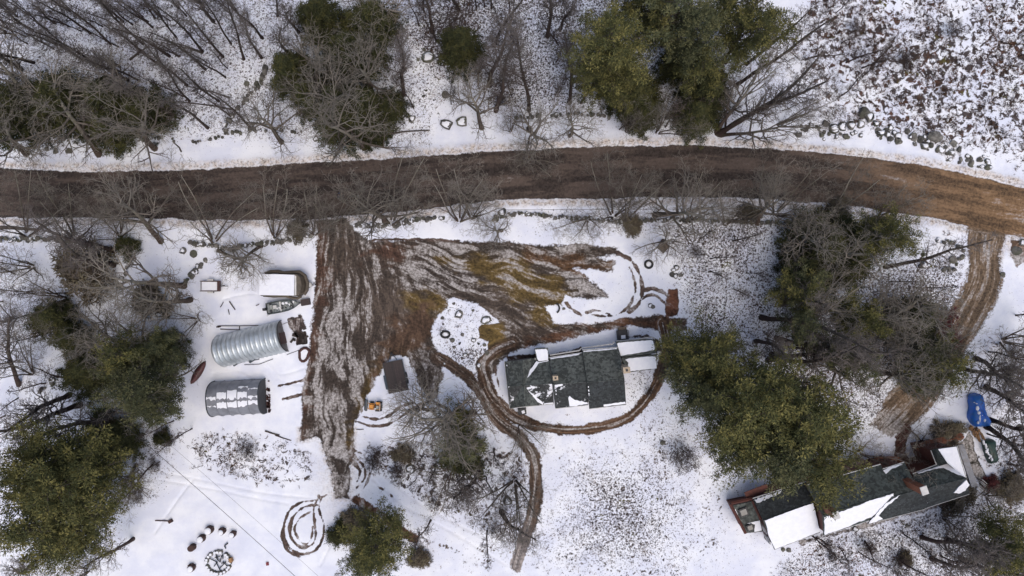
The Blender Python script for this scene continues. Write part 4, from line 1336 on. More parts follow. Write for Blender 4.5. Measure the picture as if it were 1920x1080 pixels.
arc = [F(L + .1, -RW * 1.05 * math.cos(math.pi * j / 12), RH * 1.05 * math.sin(math.pi * j / 12)) for j in range(13)]
part(hut, "rim", MB().tube(arc, 0.05, 5), M['black'])
# clutter along the hut
for i, (x0, y0, x1, y1, r_) in enumerate(((438, 685, 458, 678, .16), (468, 679, 486, 673, .16), (458, 684, 486, 683, .035), (486, 683, 512, 673, .035), (538, 665, 562, 656, .035), (416, 684, 432, 685, .09))):
    if r_ > .1:
        p, q = G(x0, y0, .15), G(x1, y1, .15)
        o = MB().tube([p, (p + q) / 2 + Vector((0, .12, .05)), q], r_, 6, r_ * .5).build("tarp_roll", M['steelblue'], origin=p)
    else:
        o = MB().tube([G(x0, y0, .08), G(x1, y1, .08)], r_, 4).build("metal_pipe", M['black'], origin=G(x0, y0, 0))
    autolabel(o, ("rolled dark tarp in snow" if r_ > .1 else "thin dark pipe in the snow"), (x0 + x1) / 2, (y0 + y1) / 2, "tarp" if r_ > .1 else "pipe", "clutter around the corrugated hut")
rg = random.Random(5)
bys = sorted(rg.uniform(592, 642) for _ in range(12))
for i in range(12):
    x, y = rg.uniform(548, 578), bys[i]
    p = G(x, y, .1)
    o = MB().box((p.x, p.y, .12), (rg.uniform(.3, .8), rg.uniform(.15, .4), .16), rg.uniform(0, 3)).build("scrap_board", M['plank'], origin=p)
    tag(o, ["topmost", "second", "third", "fourth", "fifth", "sixth", "seventh", "eighth", "ninth", "tenth", "eleventh", "lowest"][i] + (" from the top" if 0 < i < 11 else "") + " of the dark scrap boards before the corrugated hut", "board", "scrap boards before the hut")

# grey fabric shelter
F, L, ang = frame_of(404.5, 746.5, 499, 741.5)
sh = thing("fabric_shelter", F(L / 2, 0, 0), "grey fabric arch shelter with snow between its ribs and a dark end", "shelter")
SW, SH = 1.98, 2.6
def sarch(u_, j, n, k=1.0, bulge=0.0):
    a = math.pi * j / n
    x = -math.cos(a)
    z = math.sin(a)
    x = math.copysign(abs(x) ** 0.85, x)
    z = z ** 0.62 if z > 0 else 0
    return F(u_, SW * x * (k + bulge), SH * z * (k + bulge * .6))
for b in range(5):
    vs, fs, na = [], [], 16
    for k in range(5):
        for j in range(na + 1):
            vs.append(sarch(b * L / 5 + L / 5 * k / 4, j, na, 1.0, -0.02 * math.sin(math.pi * k / 4)))
    for k in range(4):
        for j in range(na):
            o = k * (na + 1) + j
            fs.append((o, o + 1, o + na + 2, o + na + 1))
    part(sh, "fabric_panel", MB().add(vs, fs), M['fabric'], smooth=True)
for b in range(6):
    part(sh, "rib", MB().tube([sarch(b * L / 5, j, 16, 1.012) for j in range(17)], 0.035 if 0 < b < 5 else 0.07, 4), M['fabric' if 0 < b < 5 else 'fabric_dark'])
arc = [sarch(L - .03, j, 16, .98) for j in range(17)]
part(sh, "shaded_opening", MB().add(arc + [p + (F(.05, 0, 0) - F(0, 0, 0)) for p in arc], [tuple(range(17)), tuple(range(33, 16, -1))]), M['inside'])  # dark sheet across the open end; its colour stands for the shade within
arc = [sarch(0.03, j, 16, .98) for j in range(17)]
part(sh, "back_curtain", MB().add(arc + [p + (F(-.05, 0, 0) - F(0, 0, 0)) for p in arc], [tuple(range(17)), tuple(range(33, 16, -1))]), M['inside'])
def shelter_snow(b, v0, v1, seed, w0=0.05, w1=0.05):
    rr = random.Random(seed)
    n, k = 8, 6
    vs, fs = [], []
    u0, u1 = b * L / 5 + w0, (b + 1) * L / 5 - w1
    for i in range(k + 1):
        uu = u0 + (u1 - u0) * i / k
        j0 = v0 + rr.uniform(-.35, .35)
        j1 = v1 + rr.uniform(-.2, .2)
        for j in range(n + 1):
            vs.append(sarch(uu, j0 + (j1 - j0) * j / n, 16, 1.012))
    for i in range(k):
        for j in range(n):
            o = i * (n + 1) + j
            fs.append((o, o + 1, o + n + 2, o + n + 1))
    part(sh, "snow_patch", MB().add(vs, fs), M['snow'])
for b, v0, v1 in ((0, 8.4, 9.0), (1, 8.4, 10.1), (2, 8.3, 10.8), (3, 8.4, 10.0), (4, 8.3, 8.7), (1, 6.3, 7.8), (2, 6.2, 7.8), (3, 6.5, 7.8), (4, 6.9, 7.8), (0, 6.7, 6.9), (4, 10.7, 11.1), (3, 11.4, 11.9)):
    shelter_snow(b, v0, v1, int(b * 10 + v0 * 3))
for i in range(26):
    x, y = 503 + rg.uniform(-2, 3), rg.uniform(714, 772)
    p = G(x, y, .05)
    part(sh, "hem_scrap", MB().box((p.x, p.y, .07), (rg.uniform(.15, .4), rg.uniform(.1, .3), .1), rg.uniform(0, 3)), M['rust'])
o = MB().tube([G(441, 714, .1), G(497, 711, .1)], .06, 4).build("metal_pipe", M['black'], origin=G(441, 714, 0))
tag(o, "long dark pole lying along the upper side of the grey fabric shelter", "pipe")

# tarped camper
F, L, ang = frame_of(501, 534.5, 574, 534.5)
ca = thing("camper", F(L / 2, 0, 0), "camper trailer under a white snow load and olive brown tarp with pointed front", "camper")
def outline(k, z, shift=0.0):
    pts = [(0, -1.22), (3.2, -1.25), (4.2, -1.25), (4.62, -0.9), (4.78, 0), (4.62, 0.9), (4.2, 1.25), (3.2, 1.25), (0, 1.22)]
    return [F(2.3 + (u_ - 2.3) * k + shift, v * k, z) for u_, v in pts]
lo, mid_, hi = outline(1.0, .35), outline(1.04, 1.5), outline(.98, 2.3)
n = len(lo)
part(ca, "body", MB().add(lo + mid_ + hi, [tuple(range(n))[::-1], tuple(range(2 * n, 3 * n))] + [(r * n + j, r * n + (j + 1) % n, (r + 1) * n + (j + 1) % n, (r + 1) * n + j) for r in (0, 1) for j in range(n)]), M['tarp_brown'])
# bulging tarp edge on the north and the nose
tb_ = [F(.3, 1.25, 1.6), F(.9, 1.52, 1.4), F(1.7, 1.55, 1.35), F(2.5, 1.38, 1.5), F(3.4, 1.45, 1.4), F(4.2, 1.50, 1.3), F(4.8, 1.05, 1.2), F(5.05, .3, 1.2), F(5.0, -.6, 1.2), F(4.7, -1.1, 1.3)]
part(ca, "tarp_edge", MB().tube(tb_, .22, 6), M['tarp_brown'], smooth=True)
part(ca, "tarp_edge", MB().tube([F(.1, -1.2, 1.5), F(1.2, -1.3, 1.4), F(2.6, -1.25, 1.5), F(3.4, -1.5, 1.3), F(4.0, -1.52, 1.3), F(4.4, -1.3, 1.4)], .16, 6), M['tarp_brown'], smooth=True)
part(ca, "snow_load", MB().slab([F(-.05, -1.15, 2.42), F(3.9, -1.2, 2.42), F(3.95, 1.15, 2.42), F(2, 1.22, 2.42), F(0, 1.25, 2.42)], .14), M['snow'])
part(ca, "front_cover", MB().slab([F(3.96, -1.2, 2.34), F(4.35, -1.1, 2.25), F(4.62, -.6, 2.15), F(4.7, .1, 2.15), F(4.55, .8, 2.2), F(3.97, 1.1, 2.34)], .1), M['offwhite'])
part(ca, "tongue", MB().tube([F(4.6, -.5, .45), F(5.6, 0, .45), F(4.6, .5, .45)], .06, 4), M['rust'])
gt = part(ca, "gas_tank_cover", MB().lathe(F(5.15, .05, .45), [(.3, 0), (.32, .3), (.22, .5)], 12), M['offwhite'], smooth=True)
for v in (-1.2, 1.2):
    part(ca, "wheel", MB().tube([F(2.4, v - .1, .33), F(2.4, v + .1, .33)], .33, 12), M['tyre'])

# small utility trailer
F, L, ang = frame_of(381, 536.5, 417, 536.5)
ut = thing("utility_trailer", F(L / 2, 0, 0), "small low trailer with rusty rails and snow in its bed", "trailer")
part(ut, "bed", MB().slab([F(0, -.56, .45), F(2.1, -.56, .45), F(2.1, .56, .45), F(0, .56, .45)], .08), M['wood'])
part(ut, "snow_patch", MB().slab([F(.06, -.5, .52), F(1.95, -.5, .52), F(1.95, .5, .52), F(.06, .5, .52)], .06), M['snow'])
for v in (-.58, .58):
    part(ut, "side_rail", MB().tube([F(-.12, v, .62), F(2.2, v, .62)], .04, 4), M['rust'])
    part(ut, "fender", MB().slab([F(.75, v + math.copysign(.04, v), .62), F(1.45, v + math.copysign(.04, v), .62), F(1.42, v + math.copysign(.24, v), .6), F(.78, v + math.copysign(.24, v), .6)], .05), M['offwhite'])
    part(ut, "wheel", MB().tube([F(1.1, v + math.copysign(.05, v), .28), F(1.1, v + math.copysign(.22, v), .28)], .28, 12), M['tyre'])
part(ut, "end_rail", MB().tube([F(0, -.58, .6), F(0, .58, .6)], .035, 4), M['rust'])
part(ut, "ramp_gate", MB().box(F(2.16, 0, .72), (.24, 1.2, .5), ang), M['rust'])
part(ut, "tongue", MB().tube([F(2.2, 0, .4), F(3.1, 0, .4)], .045, 4), M['black'])
part(ut, "jack", MB().box(F(2.6, 0.06, .5), (.16, .12, .4), ang), M['black'])

# open boat
F, L, ang = frame_of(504, 579, 565, 568)
bo = thing("boat", F(L / 2, 0, 0), "open dark hulled boat full of gear and snow with an outboard motor", "boat")
st_, half = [0, .08, .4, .65, .82, .93, 1.0], [.66, .70, .72, .66, .48, .26, .03]
BL = L * 1.0
def ring(k, z, off=0):
    up = [F(BL * s, h * k, z) for s, h in zip(st_, half)]
    dn = [F(BL * s, -h * k, z) for s, h in zip(st_, half)][::-1]
    return up + dn
r0_, r1_, r2_, r3_ = ring(.6, .25), ring(1.0, .85), ring(.86, .85), ring(.78, .5)
n = len(r0_)
m = MB().add(r0_ + r1_ + r2_ + r3_, [(a * n + j, a * n + (j + 1) % n, (a + 1) * n + (j + 1) % n, (a + 1) * n + j) for a in range(3) for j in range(n)])
part(bo, "hull", m, M['hull'])
part(bo, "floor", MB().add(r3_, [tuple(range(n))]), M['hull_in'])
for u_, w_ in ((.42, .16), (.12, .2), (.78, .12)):
    part(bo, "bench", MB().box(F(BL * u_, 0, .68), (w_, 1.15 if u_ < .6 else .75, .08), ang), M['offwhite'] if u_ == .42 else M['black'])
part(bo, "console", MB().box(F(BL * .27, .05, .75), (.42, .4, .45), ang), M['offwhite'])
part(bo, "seat", MB().box(F(BL * .16, .1, .78), (.3, .5, .3), ang), M['seatgrey'])
for i in range(12):
    uu, vv = rg.uniform(.46, .9), rg.uniform(-.42, .42) * .8
    part(bo, "gear_bag", MB().box(F(BL * uu, vv * (1.2 - uu * .8), .65), (rg.uniform(.12, .3), rg.uniform(.1, .25), .16), rg.uniform(0, 3)), M['black' if i % 2 else 'seatgrey'])
for s_ in range(7):
    part(bo, "snow_patch", MB().box(F(BL * (.2 + s_ * .1), rg.uniform(-.3, .3), .56), (.26, .3, .05), rg.uniform(0, 2)), M['snow'])
mo = part(bo, "outboard_motor", MB().box(F(-.16, 0, .95), (.42, .34, .5), ang, .8), M['black'])
part(mo, "propeller_leg", MB().box(F(-.3, 0, .5), (.16, .1, .8), ang), M['black'])
part(bo, "trailer_tongue", MB().tube([F(BL * .7, 0, .35), F(BL + 1.1, .0, .35)], .06, 4), M['black'])
o = MB().box(F(BL + .62, 0, .42), (1.05, .78, .55), ang, .92).build("black_crate", M['plank'], origin=F(BL + .62, 0, 0))
tag(o, "dark square box at the pointed bow of the open boat", "box")
o2 = MB().tube([G(500, 593, .1), G(507, 589, .1), G(504, 585, .1)], .03, 4).build("metal_bracket", M['trim_white'], origin=G(500, 593, 0))
tag(o2, "pale bent bracket in the snow below the stern of the open boat", "bracket")

# flatbed with brown plank deck
F, L, ang = frame_of(738, 676, 750, 733)
fb = thing("flatbed_trailer", F(L / 2, 0, 0), "flatbed trailer with a wet dark brown plank deck beside the muddy tracks", "trailer")
for i in range(9):
    v = -.98 + i * .245 + .12
    part(fb, "plank", MB().box(F(L / 2, -(v) + .9 - .9 + 0.0, .68), (L, .235, .06), ang), M['plank'])
part(fb, "frame", MB().box(F(L / 2, 0, .52), (L, 2.1, .16), ang), M['black'])
for v in (-1.1, 1.1):
    part(fb, "side_rail", MB().box(F(L / 2, v, .66), (L, .08, .2), ang), M['black'])
    for u_ in (.52, .72):
        part(fb, "wheel", MB().tube([F(L * u_, v * .92, .32), F(L * u_, v * 1.12, .32)], .32, 12), M['tyre'])
part(fb, "fender", MB().slab([F(L * .38, -1.16, .82), F(L * .86, -1.16, .82), F(L * .84, -1.42, .74), F(L * .40, -1.42, .74)], .06), M['steelblue'])
part(fb, "tongue", MB().tube([F(-.05, -.5, .5), F(-1.0, 0, .5), F(-.05, .5, .5)], .06, 4), M['steelblue'])
part(fb, "jack", MB().box(F(-.8, 0, .55), (.14, .14, .6), ang), M['black'])

# yellow tractor with bucket
F, L, ang = frame_of(688, 759, 718, 761)
tr = thing("tractor", F(L / 2, 0, 0), "small yellow orange tractor with dark front bucket parked in snow", "tractor")
part(tr, "chassis", MB().box(F(1.15, 0, .5), (1.5, .42, .25), ang), M['black'])
part(tr, "hood", MB().box(F(.72, 0, .82), (.62, .50, .42), ang, .85), M['yellow'])
part(tr, "seat", MB().box(F(1.42, -.05, .95), (.34, .42, .3), ang, .85), M['seatgrey'])
part(tr, "rear_deck", MB().box(F(1.45, 0, .66), (.5, .86, .14), ang), M['yellow'])
for v in (-.47, .47):
    part(tr, "fender", MB().box(F(1.42, v * .95, .86), (.52, .16, .1), ang), M['yellow' if v > 0 else 'black'])
    part(tr, "rear_wheel", MB().tube([F(1.5, v * .95 - .1, .36), F(1.5, v * .95 + .1, .36)], .36, 14), M['tyre'])
    part(tr, "front_wheel", MB().tube([F(.62, v * .85 - .07, .24), F(.62, v * .85 + .07, .24)], .24, 12), M['tyre'])
    part(tr, "loader_arm", MB().tube([F(1.1, v * .7, .9), F(.5, v * .7, .85), F(.12, v * .65, .4)], .045, 5), M['yellow'])
part(tr, "steering_wheel", MB().tube([F(1.12 + .12 * math.cos(a * .785), .12 * math.sin(a * .785), 1.12) for a in range(8)], .018, 4, closed=True), M['black'])
part(tr, "roll_bar", MB().tube([F(1.72, -.4, .7), F(1.75, -.4, 1.3), F(1.75, .4, 1.3), F(1.72, .4, .7)], .03, 5), M['offwhite'])
part(tr, "bucket", MB().add([F(-.28, -.62, .1), F(-.28, .62, .1), F(.12, .62, .12), F(.12, -.62, .12), F(.14, -.62, .62), F(.14, .62, .62), F(-.02, .62, .66), F(-.02, -.62, .66)], [(0, 1, 2, 3), (3, 2, 5, 4), (4, 5, 6, 7), (0, 3, 4, 7), (1, 6, 5, 2), (0, 7, 6, 1)]), M['steelblue'])

# canoe
F, L, ang = frame_of(358, 720, 386, 677)
cn = thing("canoe", F(L / 2, 0, 0), "faded maroon canoe lying upside down at the wood's edge", "canoe")
vs, fs, ns, nr = [], [], 13, 7
for i in range(ns):
    t = i / (ns - 1)
    wv = .43 * (max(0.0, math.sin(math.pi * t)) ** .6) + .01
    hh = .32 * (max(0.0, math.sin(math.pi * t)) ** .35) + .04
    for j in range(nr):
        a = math.pi * j / (nr - 1)
        vs.append(F(L * t, -wv * math.cos(a), .04 + hh * math.sin(a)))
for i in range(ns - 1):
    for j in range(nr - 1):
        o = i * nr + j
        fs.append((o, o + 1, o + nr + 1, o + nr))
part(cn, "hull", MB().add(vs, fs), M['canoe'], smooth=True)
part(cn, "keel", MB().tube([F(L * .04, 0, .2), F(L * .2, 0, .36), F(L * .8, 0, .36), F(L * .96, 0, .2)], .025, 4), M['rust'])
for v in (-1, 1):
    part(cn, "gunwale", MB().tube([F(L * t, v * .44 * (max(0, math.sin(math.pi * t)) ** .6), .05) for t in [k / 10 for k in range(11)]], .025, 4), M['black'])

# timber frames, pipes, logs in the clearing
for x0, y0, x1, y1, r_ in ((408, 611, 485, 610, .055), (413, 617, 450, 618, .055), (449, 612, 449, 618, .05), (406, 613, 414, 612, .09), (430, 565, 441, 581, .07), (413, 576, 419, 566, .05), (428, 580, 430, 590, .05), (480, 573, 486, 570, .05), (414, 502, 423, 509, .05), (452, 523, 459, 521, .05), (467, 518, 474, 515, .05),
                           (497, 808, 524, 816, .10), (516, 816, 546, 826, .07), (668, 805, 682, 805, .05), (520, 611, 542, 603, .03), (606, 215, 600, 222, .1)):
    o = MB().tube([G(x0, y0, .08), G((x0 + x1) / 2, (y0 + y1) / 2 + .5, .1), G(x1, y1, .08)], r_, 5, r_ * .8).build("wood_pole", M['bark_dark'], origin=G(x0, y0, 0))
    autolabel(o, "thin dark pole half sunk in snow", (x0 + x1) / 2, (y0 + y1) / 2, "pole", "poles and sticks lying in the clearing")
o = MB().tube([G(291, 976, .12), G(318, 977, .14)], .07, 5).build("wood_pole", M['stump'], origin=G(305, 976, 0))
tag(o, "dark plank with a knobbed end alone in the snow left of the log seats", "plank")
part(o, "knob", MB().box(G(320, 977, .2), (.45, .38, .4), .5), M['stump'])
# timber ring
rr_ = [G(570 + 9 * math.cos(a) * (1.15 if math.sin(a) > 0 else .9) + 2 * math.sin(a), 665 - 12.5 * math.sin(a), .18) for a in [k * 6.2832 / 14 for k in range(14)]]
tring = thing("ring_bed", G(570, 665), "dark red irregular raised ring with snow inside by the yard edge", "ring bed")
part(tring, "rim", MB().tube(rr_, .17, 6, closed=True), M['rust'], smooth=True)
part(tring, "snow_patch", MB().slab([Vector((p.x * 1 + (G(570, 665).x - p.x) * .15, p.y + (G(570, 665).y - p.y) * .15, .2)) for p in rr_], .15), M['snow'])

# log seats round the fire pit
STM = [(394, 992, .46, 1), (379.5, 1008, .42, 1), (418, 995, .36, 1), (438, 1000, .36, 1), (362, 1025, .40, 0), (361, 1063, .40, 1)]
for i, (x, y, r_, s_) in enumerate(STM):
    p = G(x, y)
    h = .62 if i != 5 else .6
    t = thing("log_seat", p, ["thick snow capped log seat, topmost on the left of the fire ring", "snow capped log seat between the thickest seat and the bare one", "snow capped log seat straight above the fire ring",
                              "small snow capped log seat, the rightmost of the six", "log seat without snow, bare dark top", "lone snow capped log seat left of the fire ring, lowest of all"][i], "log seat", "log seats around the fire ring")
    rn = random.Random(i)
    part(t, "trunk_block", MB().lathe((p.x, p.y, 0), [(r_ * 1.08, -.1), (r_, .15), (r_ * .97, h)], 12, jit=.07, rng=rn), M['stump'])
    if s_:
        part(t, "snow_cap", MB().lathe((p.x - .02, p.y - .02, h), [(r_ * .86, -.02), (r_ * .84, .09), (r_ * .6, .14)], 12, jit=.05, rng=rn), M['snow'], smooth=True)
    for k in range(3 if i in (2, 5) else 1):
        part(t, "bark_flap", MB().box((p.x + r_ * math.cos(.6 + k * .8), p.y + r_ * math.sin(.6 + k * .8), .3), (.2, .16, .5), k), M['stump'])
fp_ = thing("fire_ring", G(410, 1054), "round fire ring of snowed-over stones and charred logs near the lower edge", "fire ring")
for i in range(20):
    a = i * 6.283 / 20 + rg.uniform(-.1, .1)
    p = G(410 + 22 * math.cos(a), 1054 + 20 * math.sin(a))
    s = part(fp_, "stone", MB().lathe((p.x, p.y, 0), [(.24, -.05), (.27, .1), (.18, .22)], 7, jit=.2, rng=rg), M['rock'])
    part(s, "snow_cap", MB().lathe((p.x - .03, p.y - .04, .2), [(.19, -.01), (.15, .06)], 7, jit=.1, rng=rg), M['snow'])
for i in range(11):
    p = G(410 + rg.uniform(-14, 16), 1054 + rg.uniform(-13, 13), .15)
    a = rg.uniform(0, 3.1)
    d = Vector((math.cos(a), math.sin(a), 0)) * rg.uniform(.25, .6)
    part(fp_, "charred_log", MB().tube([p - d, p + d], .06, 5), M['black'])
part(fp_, "split_log", MB().box(G(433, 1050, .3), (.35, .5, .4), .4), M['cutwood'])
o = MB().box(G(424, 1021, .12), (.5, .14, .14), .7).build("burnt_stick", M['black'], origin=G(424, 1021))
tag(o, "small burnt sticks in the snow just above the fire ring", "stick")
part(o, "stick", MB().box(G(422, 1026, .1), (.4, .1, .1), 2.0), M['black'])
o = MB().box(G(501.5, 1057, .1), (.28, .36, .2), .1).build("red_can", M['red'], origin=G(501, 1057))
tag(o, "small dull red container alone in the snow right of the fire ring", "container")

# crate, tyres, planter
cr = thing("wooden_crate", G(1241, 462), "weathered square wooden crate lid tilted in snow near the road trees", "crate")
F, L, ang = frame_of(1231, 464, 1243, 452)
for i in range(6):
    part(cr, "plank", MB().box(F(.09 + i * .185, -.5, .35), (.172, 1.05, .05), ang), M['wood'])
part(cr, "frame", MB().box(F(.55, -.5, .16), (1.05, 1.0, .3), ang), M['wood'])
for (x, y, r_, lb) in ((1216.5, 495.5, .44, "round tyre with snow in its middle right of the yard"), (835, 627, .5, "squashed tyre at the left edge of the garden island"), (533, 868, .1, None)):
    if lb:
        p = G(x, y, .14)
        ty = thing("old_tyre", G(x, y), lb, "tyre")
        part(ty, "tyre_ring", MB().tube([(p.x + r_ * math.cos(k * .449), p.y + r_ * (.75 if x < 900 else 1) * math.sin(k * .449), .14) for k in range(14)], .13, 7, closed=True), M['tyre'], smooth=True)
        part(ty, "snow_patch", MB().lathe((p.x, p.y, .02), [(r_ * .8, 0), (r_ * .5, .1)], 12, squash=(1, .75 if x < 900 else 1)), M['snow'])
tc = G(1039, 578, .15)
o = MB().tube([(tc.x + .62 * math.cos(a), tc.y + .62 * math.sin(a), .12) for a in [-1.0 + k * .3 for k in range(8)]], .1, 6).build("half_hoop", M['tyre'], origin=(tc.x, tc.y, 0))
tag(o, "black curved hoop half buried in snow at the yard's lower right snow edge", "hoop")

# blue tarp over a wood pile, green tarp, firewood
def lump(name, pts_px, h, mat, label, cat, seed, n=5, base=None):
    """draped cover: outline polygon in px, domed height"""
    rn = random.Random(seed)
    sl = smooth_line(pts_px + [pts_px[0]], 4)[:-1]
    c = (sum(p[0] for p in sl) / len(sl), sum(p[1] for p in sl) / len(sl))
    vs, fs, m_ = [], [], len(sl)
    levels = ((1.0, 0.0), (1.0, .45), (.92, .75), (.72, .95), (.4, 1.03), (.06, 1.05))
    for k, z in levels:
        for (x, y) in sl:
            w_ = G(c[0] + (x - c[0]) * k, c[1] + (y - c[1]) * k)
            vs.append((w_.x + rn.uniform(-.05, .05), w_.y + rn.uniform(-.05, .05), h * z * (1 + rn.uniform(-.06, .06))))
    for r in range(len(levels) - 1):
        for j in range(m_):
            fs.append((r * m_ + j, r * m_ + (j + 1) % m_, (r + 1) * m_ + (j + 1) % m_, (r + 1) * m_ + j))
    fs.append(tuple((len(levels) - 1) * m_ + j for j in range(m_)))
    t = thing(name, G(*c), label, cat)
    part(t, "cover", MB().add(vs, fs), M[mat], smooth=True)
    return t
bt = lump("blue_tarp", [(1814, 742), (1822, 738), (1833, 739), (1836, 760), (1841, 778), (1849, 788), (1848, 797), (1836, 798), (1822, 797), (1813, 782), (1815, 762)], 1.25, 'blue', "bright blue tarp draped over a long pile with a streak of snow", "tarp", 3)
for (x, y, a, b) in ((1832, 757, 2.0, 2), (1834, 766, 5, 8), (1836, 774, 5, 6), (1838, 784, 3, 14), (1835, 793, 3, 5), (1847, 788, 4, 6), (1828, 755, 1.5, 1.5), (1842, 779, 2, 2)):
    p = G(x, y, 1.30)
    part(bt, "snow_patch", MB().lathe((p.x, p.y, p.z - .04), [(a * .032, -.12), (a * .032, .03), (a * .018, .06)], 8, squash=(1, b / a), jit=.25, rng=rg), M['snow'])
gtp = lump("green_tarp", [(1838, 826), (1858, 822), (1860, 838), (1866, 862), (1854, 867), (1850, 865), (1843, 845)], .9, 'green_tarp', "dark green tarp with snow flecks over a narrow pile", "tarp", 4)
for i in range(12):
    t_ = i / 11
    p = G(1845 + 14 * t_ + rg.uniform(-3, 3), 828 + 34 * t_, .93)
    part(gtp, "snow_patch", MB().lathe((p.x, p.y, p.z - .05), [(rg.uniform(.06, .16), -.06), (.08, .06)], 7, squash=(1, rg.uniform(.8, 2.2)), jit=.25, rng=rg), M['snow'])
fw = thing("firewood_pile", G(1836, 811), "orange brown stacked firewood between the blue and the green tarp", "firewood")
for i in range(46):
    t_ = i / 45
    x, y = 1822 + 20 * t_ + rg.uniform(-7, 7), 800 + 24 * t_ + rg.uniform(-3, 3)
    p = G(x, y, rg.uniform(.1, .7))
    d = Vector((math.cos(1.9 + rg.uniform(-.3, .3)), math.sin(1.9), 0)) * .2
    part(fw, "split_log", MB().tube([p - d, p + d], rg.uniform(.07, .11), 5), M['cutwood'])

# overhead cables at lower left and a cable above the south wall
def wire(p0, p1, sag, label, r_=.018):
    pts = [p0.lerp(p1, t / 16) - Vector((0, 0, sag * 4 * (t / 16) * (1 - t / 16))) for t in range(17)]
    o = MB().tube(pts, r_, 4).build("overhead_cable", M['cable'], origin=pts[0])
    tag(o, label, "cable", "overhead cables")
wire(G(212, 779, 7.2), G(620, 1142, 6.5), .3, "darkest thin overhead cable running diagonally over the lower left clearing", .028)
wire(G(230, 758, 7.2), G(640, 1120, 6.6), .3, "faint upper overhead cable running diagonally over the lower left clearing", .012)
wire(G(940, 393.5, 2.0), G(1440, 391, 2.0), .05, "thin bluish cable strung along the stone wall south of the road", .022)
pl_ = thing("utility_pole", G(346, 806), "wooden utility pole hidden beside the leftmost pine at the clearing edge", "pole")
pt = G(221, 768, 7.3)
pb = Vector((pt.x, pt.y, 0))
pl_.location = pb
pl_["_o"] = tuple(pb)
part(pl_, "mast", MB().tube([(pt.x, pt.y, -.3), (pt.x, pt.y, 7.6)], .11, 7, .08), M['log'])
part(pl_, "crossarm", MB().tube([G(212, 779, 7.1), G(230, 758, 7.1)], .05, 4), M['log'])
for q in ((940, 393.5), (1440, 391)):
    o = MB().tube([G(q[0], q[1], -.2), Vector((G(q[0], q[1], 2.0).x, G(q[0], q[1], 2.0).y, 2.05))], .05, 5).build("cable_post", M['log'])
    autolabel(o, "short post holding the thin cable", q[0], q[1], "post", "posts of the thin cable")

# ------------------------------------------------------------------ person with a dog on the road
def skin_body(name, verts, edges, radii, mat, parent, origin):
    me = bpy.data.meshes.new(name)
    me.from_pydata([(Vector(v)) for v in verts], edges, [])
    ob = bpy.data.objects.new(name, me)
    COL.objects.link(ob)
    sk = ob.modifiers.new("skin", 'SKIN')
    for i, r in enumerate(radii):
        me.skin_vertices[0].data[i].radius = (r, r) if not isinstance(r, tuple) else r
    me.skin_vertices[0].data[0].use_root = True
    sk.use_smooth_shade = True
    sb = ob.modifiers.new("sub", 'SUBSURF')
    sb.levels = sb.render_levels = 1
    me.materials.append(mat)
    ob.parent = parent
    ob["_o"] = tuple(origin)
    return ob


pz = G(640, 369)
pe_ = thing("person", pz, "person in a navy and white patterned jacket walking along the road", "person")
pe_.rotation_euler = (0, 0, 0.15)
V = [(0, 0, .95), (0, 0, 1.15), (.02, 0, 1.38), (.03, 0, 1.50), (0, .19, 1.42), (0, -.19, 1.42), (.08, .27, 1.16), (-.1, -.27, 1.16), (.24, .25, .98), (-.02, -.27, .92),
     (0, .1, .9), (0, -.1, .9), (.2, .11, .5), (-.14, -.11, .5), (.3, .11, .08), (-.34, -.11, .12), (.44, .12, .05), (-.24, -.12, .05)]
E = [(0, 1), (1, 2), (2, 3), (2, 4), (2, 5), (4, 6), (5, 7), (6, 8), (7, 9), (0, 10), (0, 11), (10, 12), (11, 13), (12, 14), (13, 15), (14, 16), (15, 17)]
R = [(.15, .12), (.15, .12), (.17, .13), .06, .08, .08, .055, .055, .04, .04, .10, .10, .07, .07, .05, .05, .045, .045]
body = skin_body("body", V, E, R, M['trousers'], pe_, pz)
V2 = [(0, 0, 1.0), (0, 0, 1.2), (.02, 0, 1.40), (0, .2, 1.43), (0, -.2, 1.43), (.08, .28, 1.16), (-.1, -.28, 1.16), (.22, .26, 1.0), (-.04, -.28, .94)]
skin_body("jacket", V2, [(0, 1), (1, 2), (2, 3), (2, 4), (3, 5), (4, 6), (5, 7), (6, 8)], [(.18, .15), (.18, .15), (.19, .15), .10, .10, .075, .075, .06, .06], M['jacket'], pe_, pz)
hd = MB()
for i in range(7):
    pass
headm = bpy.data.meshes.new("head")

bm = bmesh.new()
bmesh.ops.create_uvsphere(bm, u_segments=14, v_segments=10, radius=.115, matrix=Matrix.Translation((.05, 0, 1.64)) @ Matrix.Diagonal((1.0, .82, 1.18, 1)))
bmesh.ops.create_cone(bm, cap_ends=True, segments=5, radius1=.02, radius2=.005, depth=.05, matrix=Matrix.Translation((.175, 0, 1.63)) @ Matrix.Rotation(1.57, 4, 'Y'))
bm.to_mesh(headm); bm.free()
headm.materials.append(M['skin'])
ho = bpy.data.objects.new("head", headm); COL.objects.link(ho); ho.parent = pe_
bm = bmesh.new()
bmesh.ops.create_uvsphere(bm, u_segments=14, v_segments=10, radius=.13, matrix=Matrix.Translation((.03, 0, 1.68)) @ Matrix.Diagonal((1.0, .88, 1.05, 1)))
for v in [v for v in bm.verts if v.co.x > .08 and v.co.z < 1.70 or v.co.z < 1.60]:
    bm.verts.remove(v)
hm = bpy.data.meshes.new("hair"); bm.to_mesh(hm); bm.free(); hm.materials.append(M['hair'])
hh_ = bpy.data.objects.new("hair", hm); COL.objects.link(hh_); hh_.parent = ho
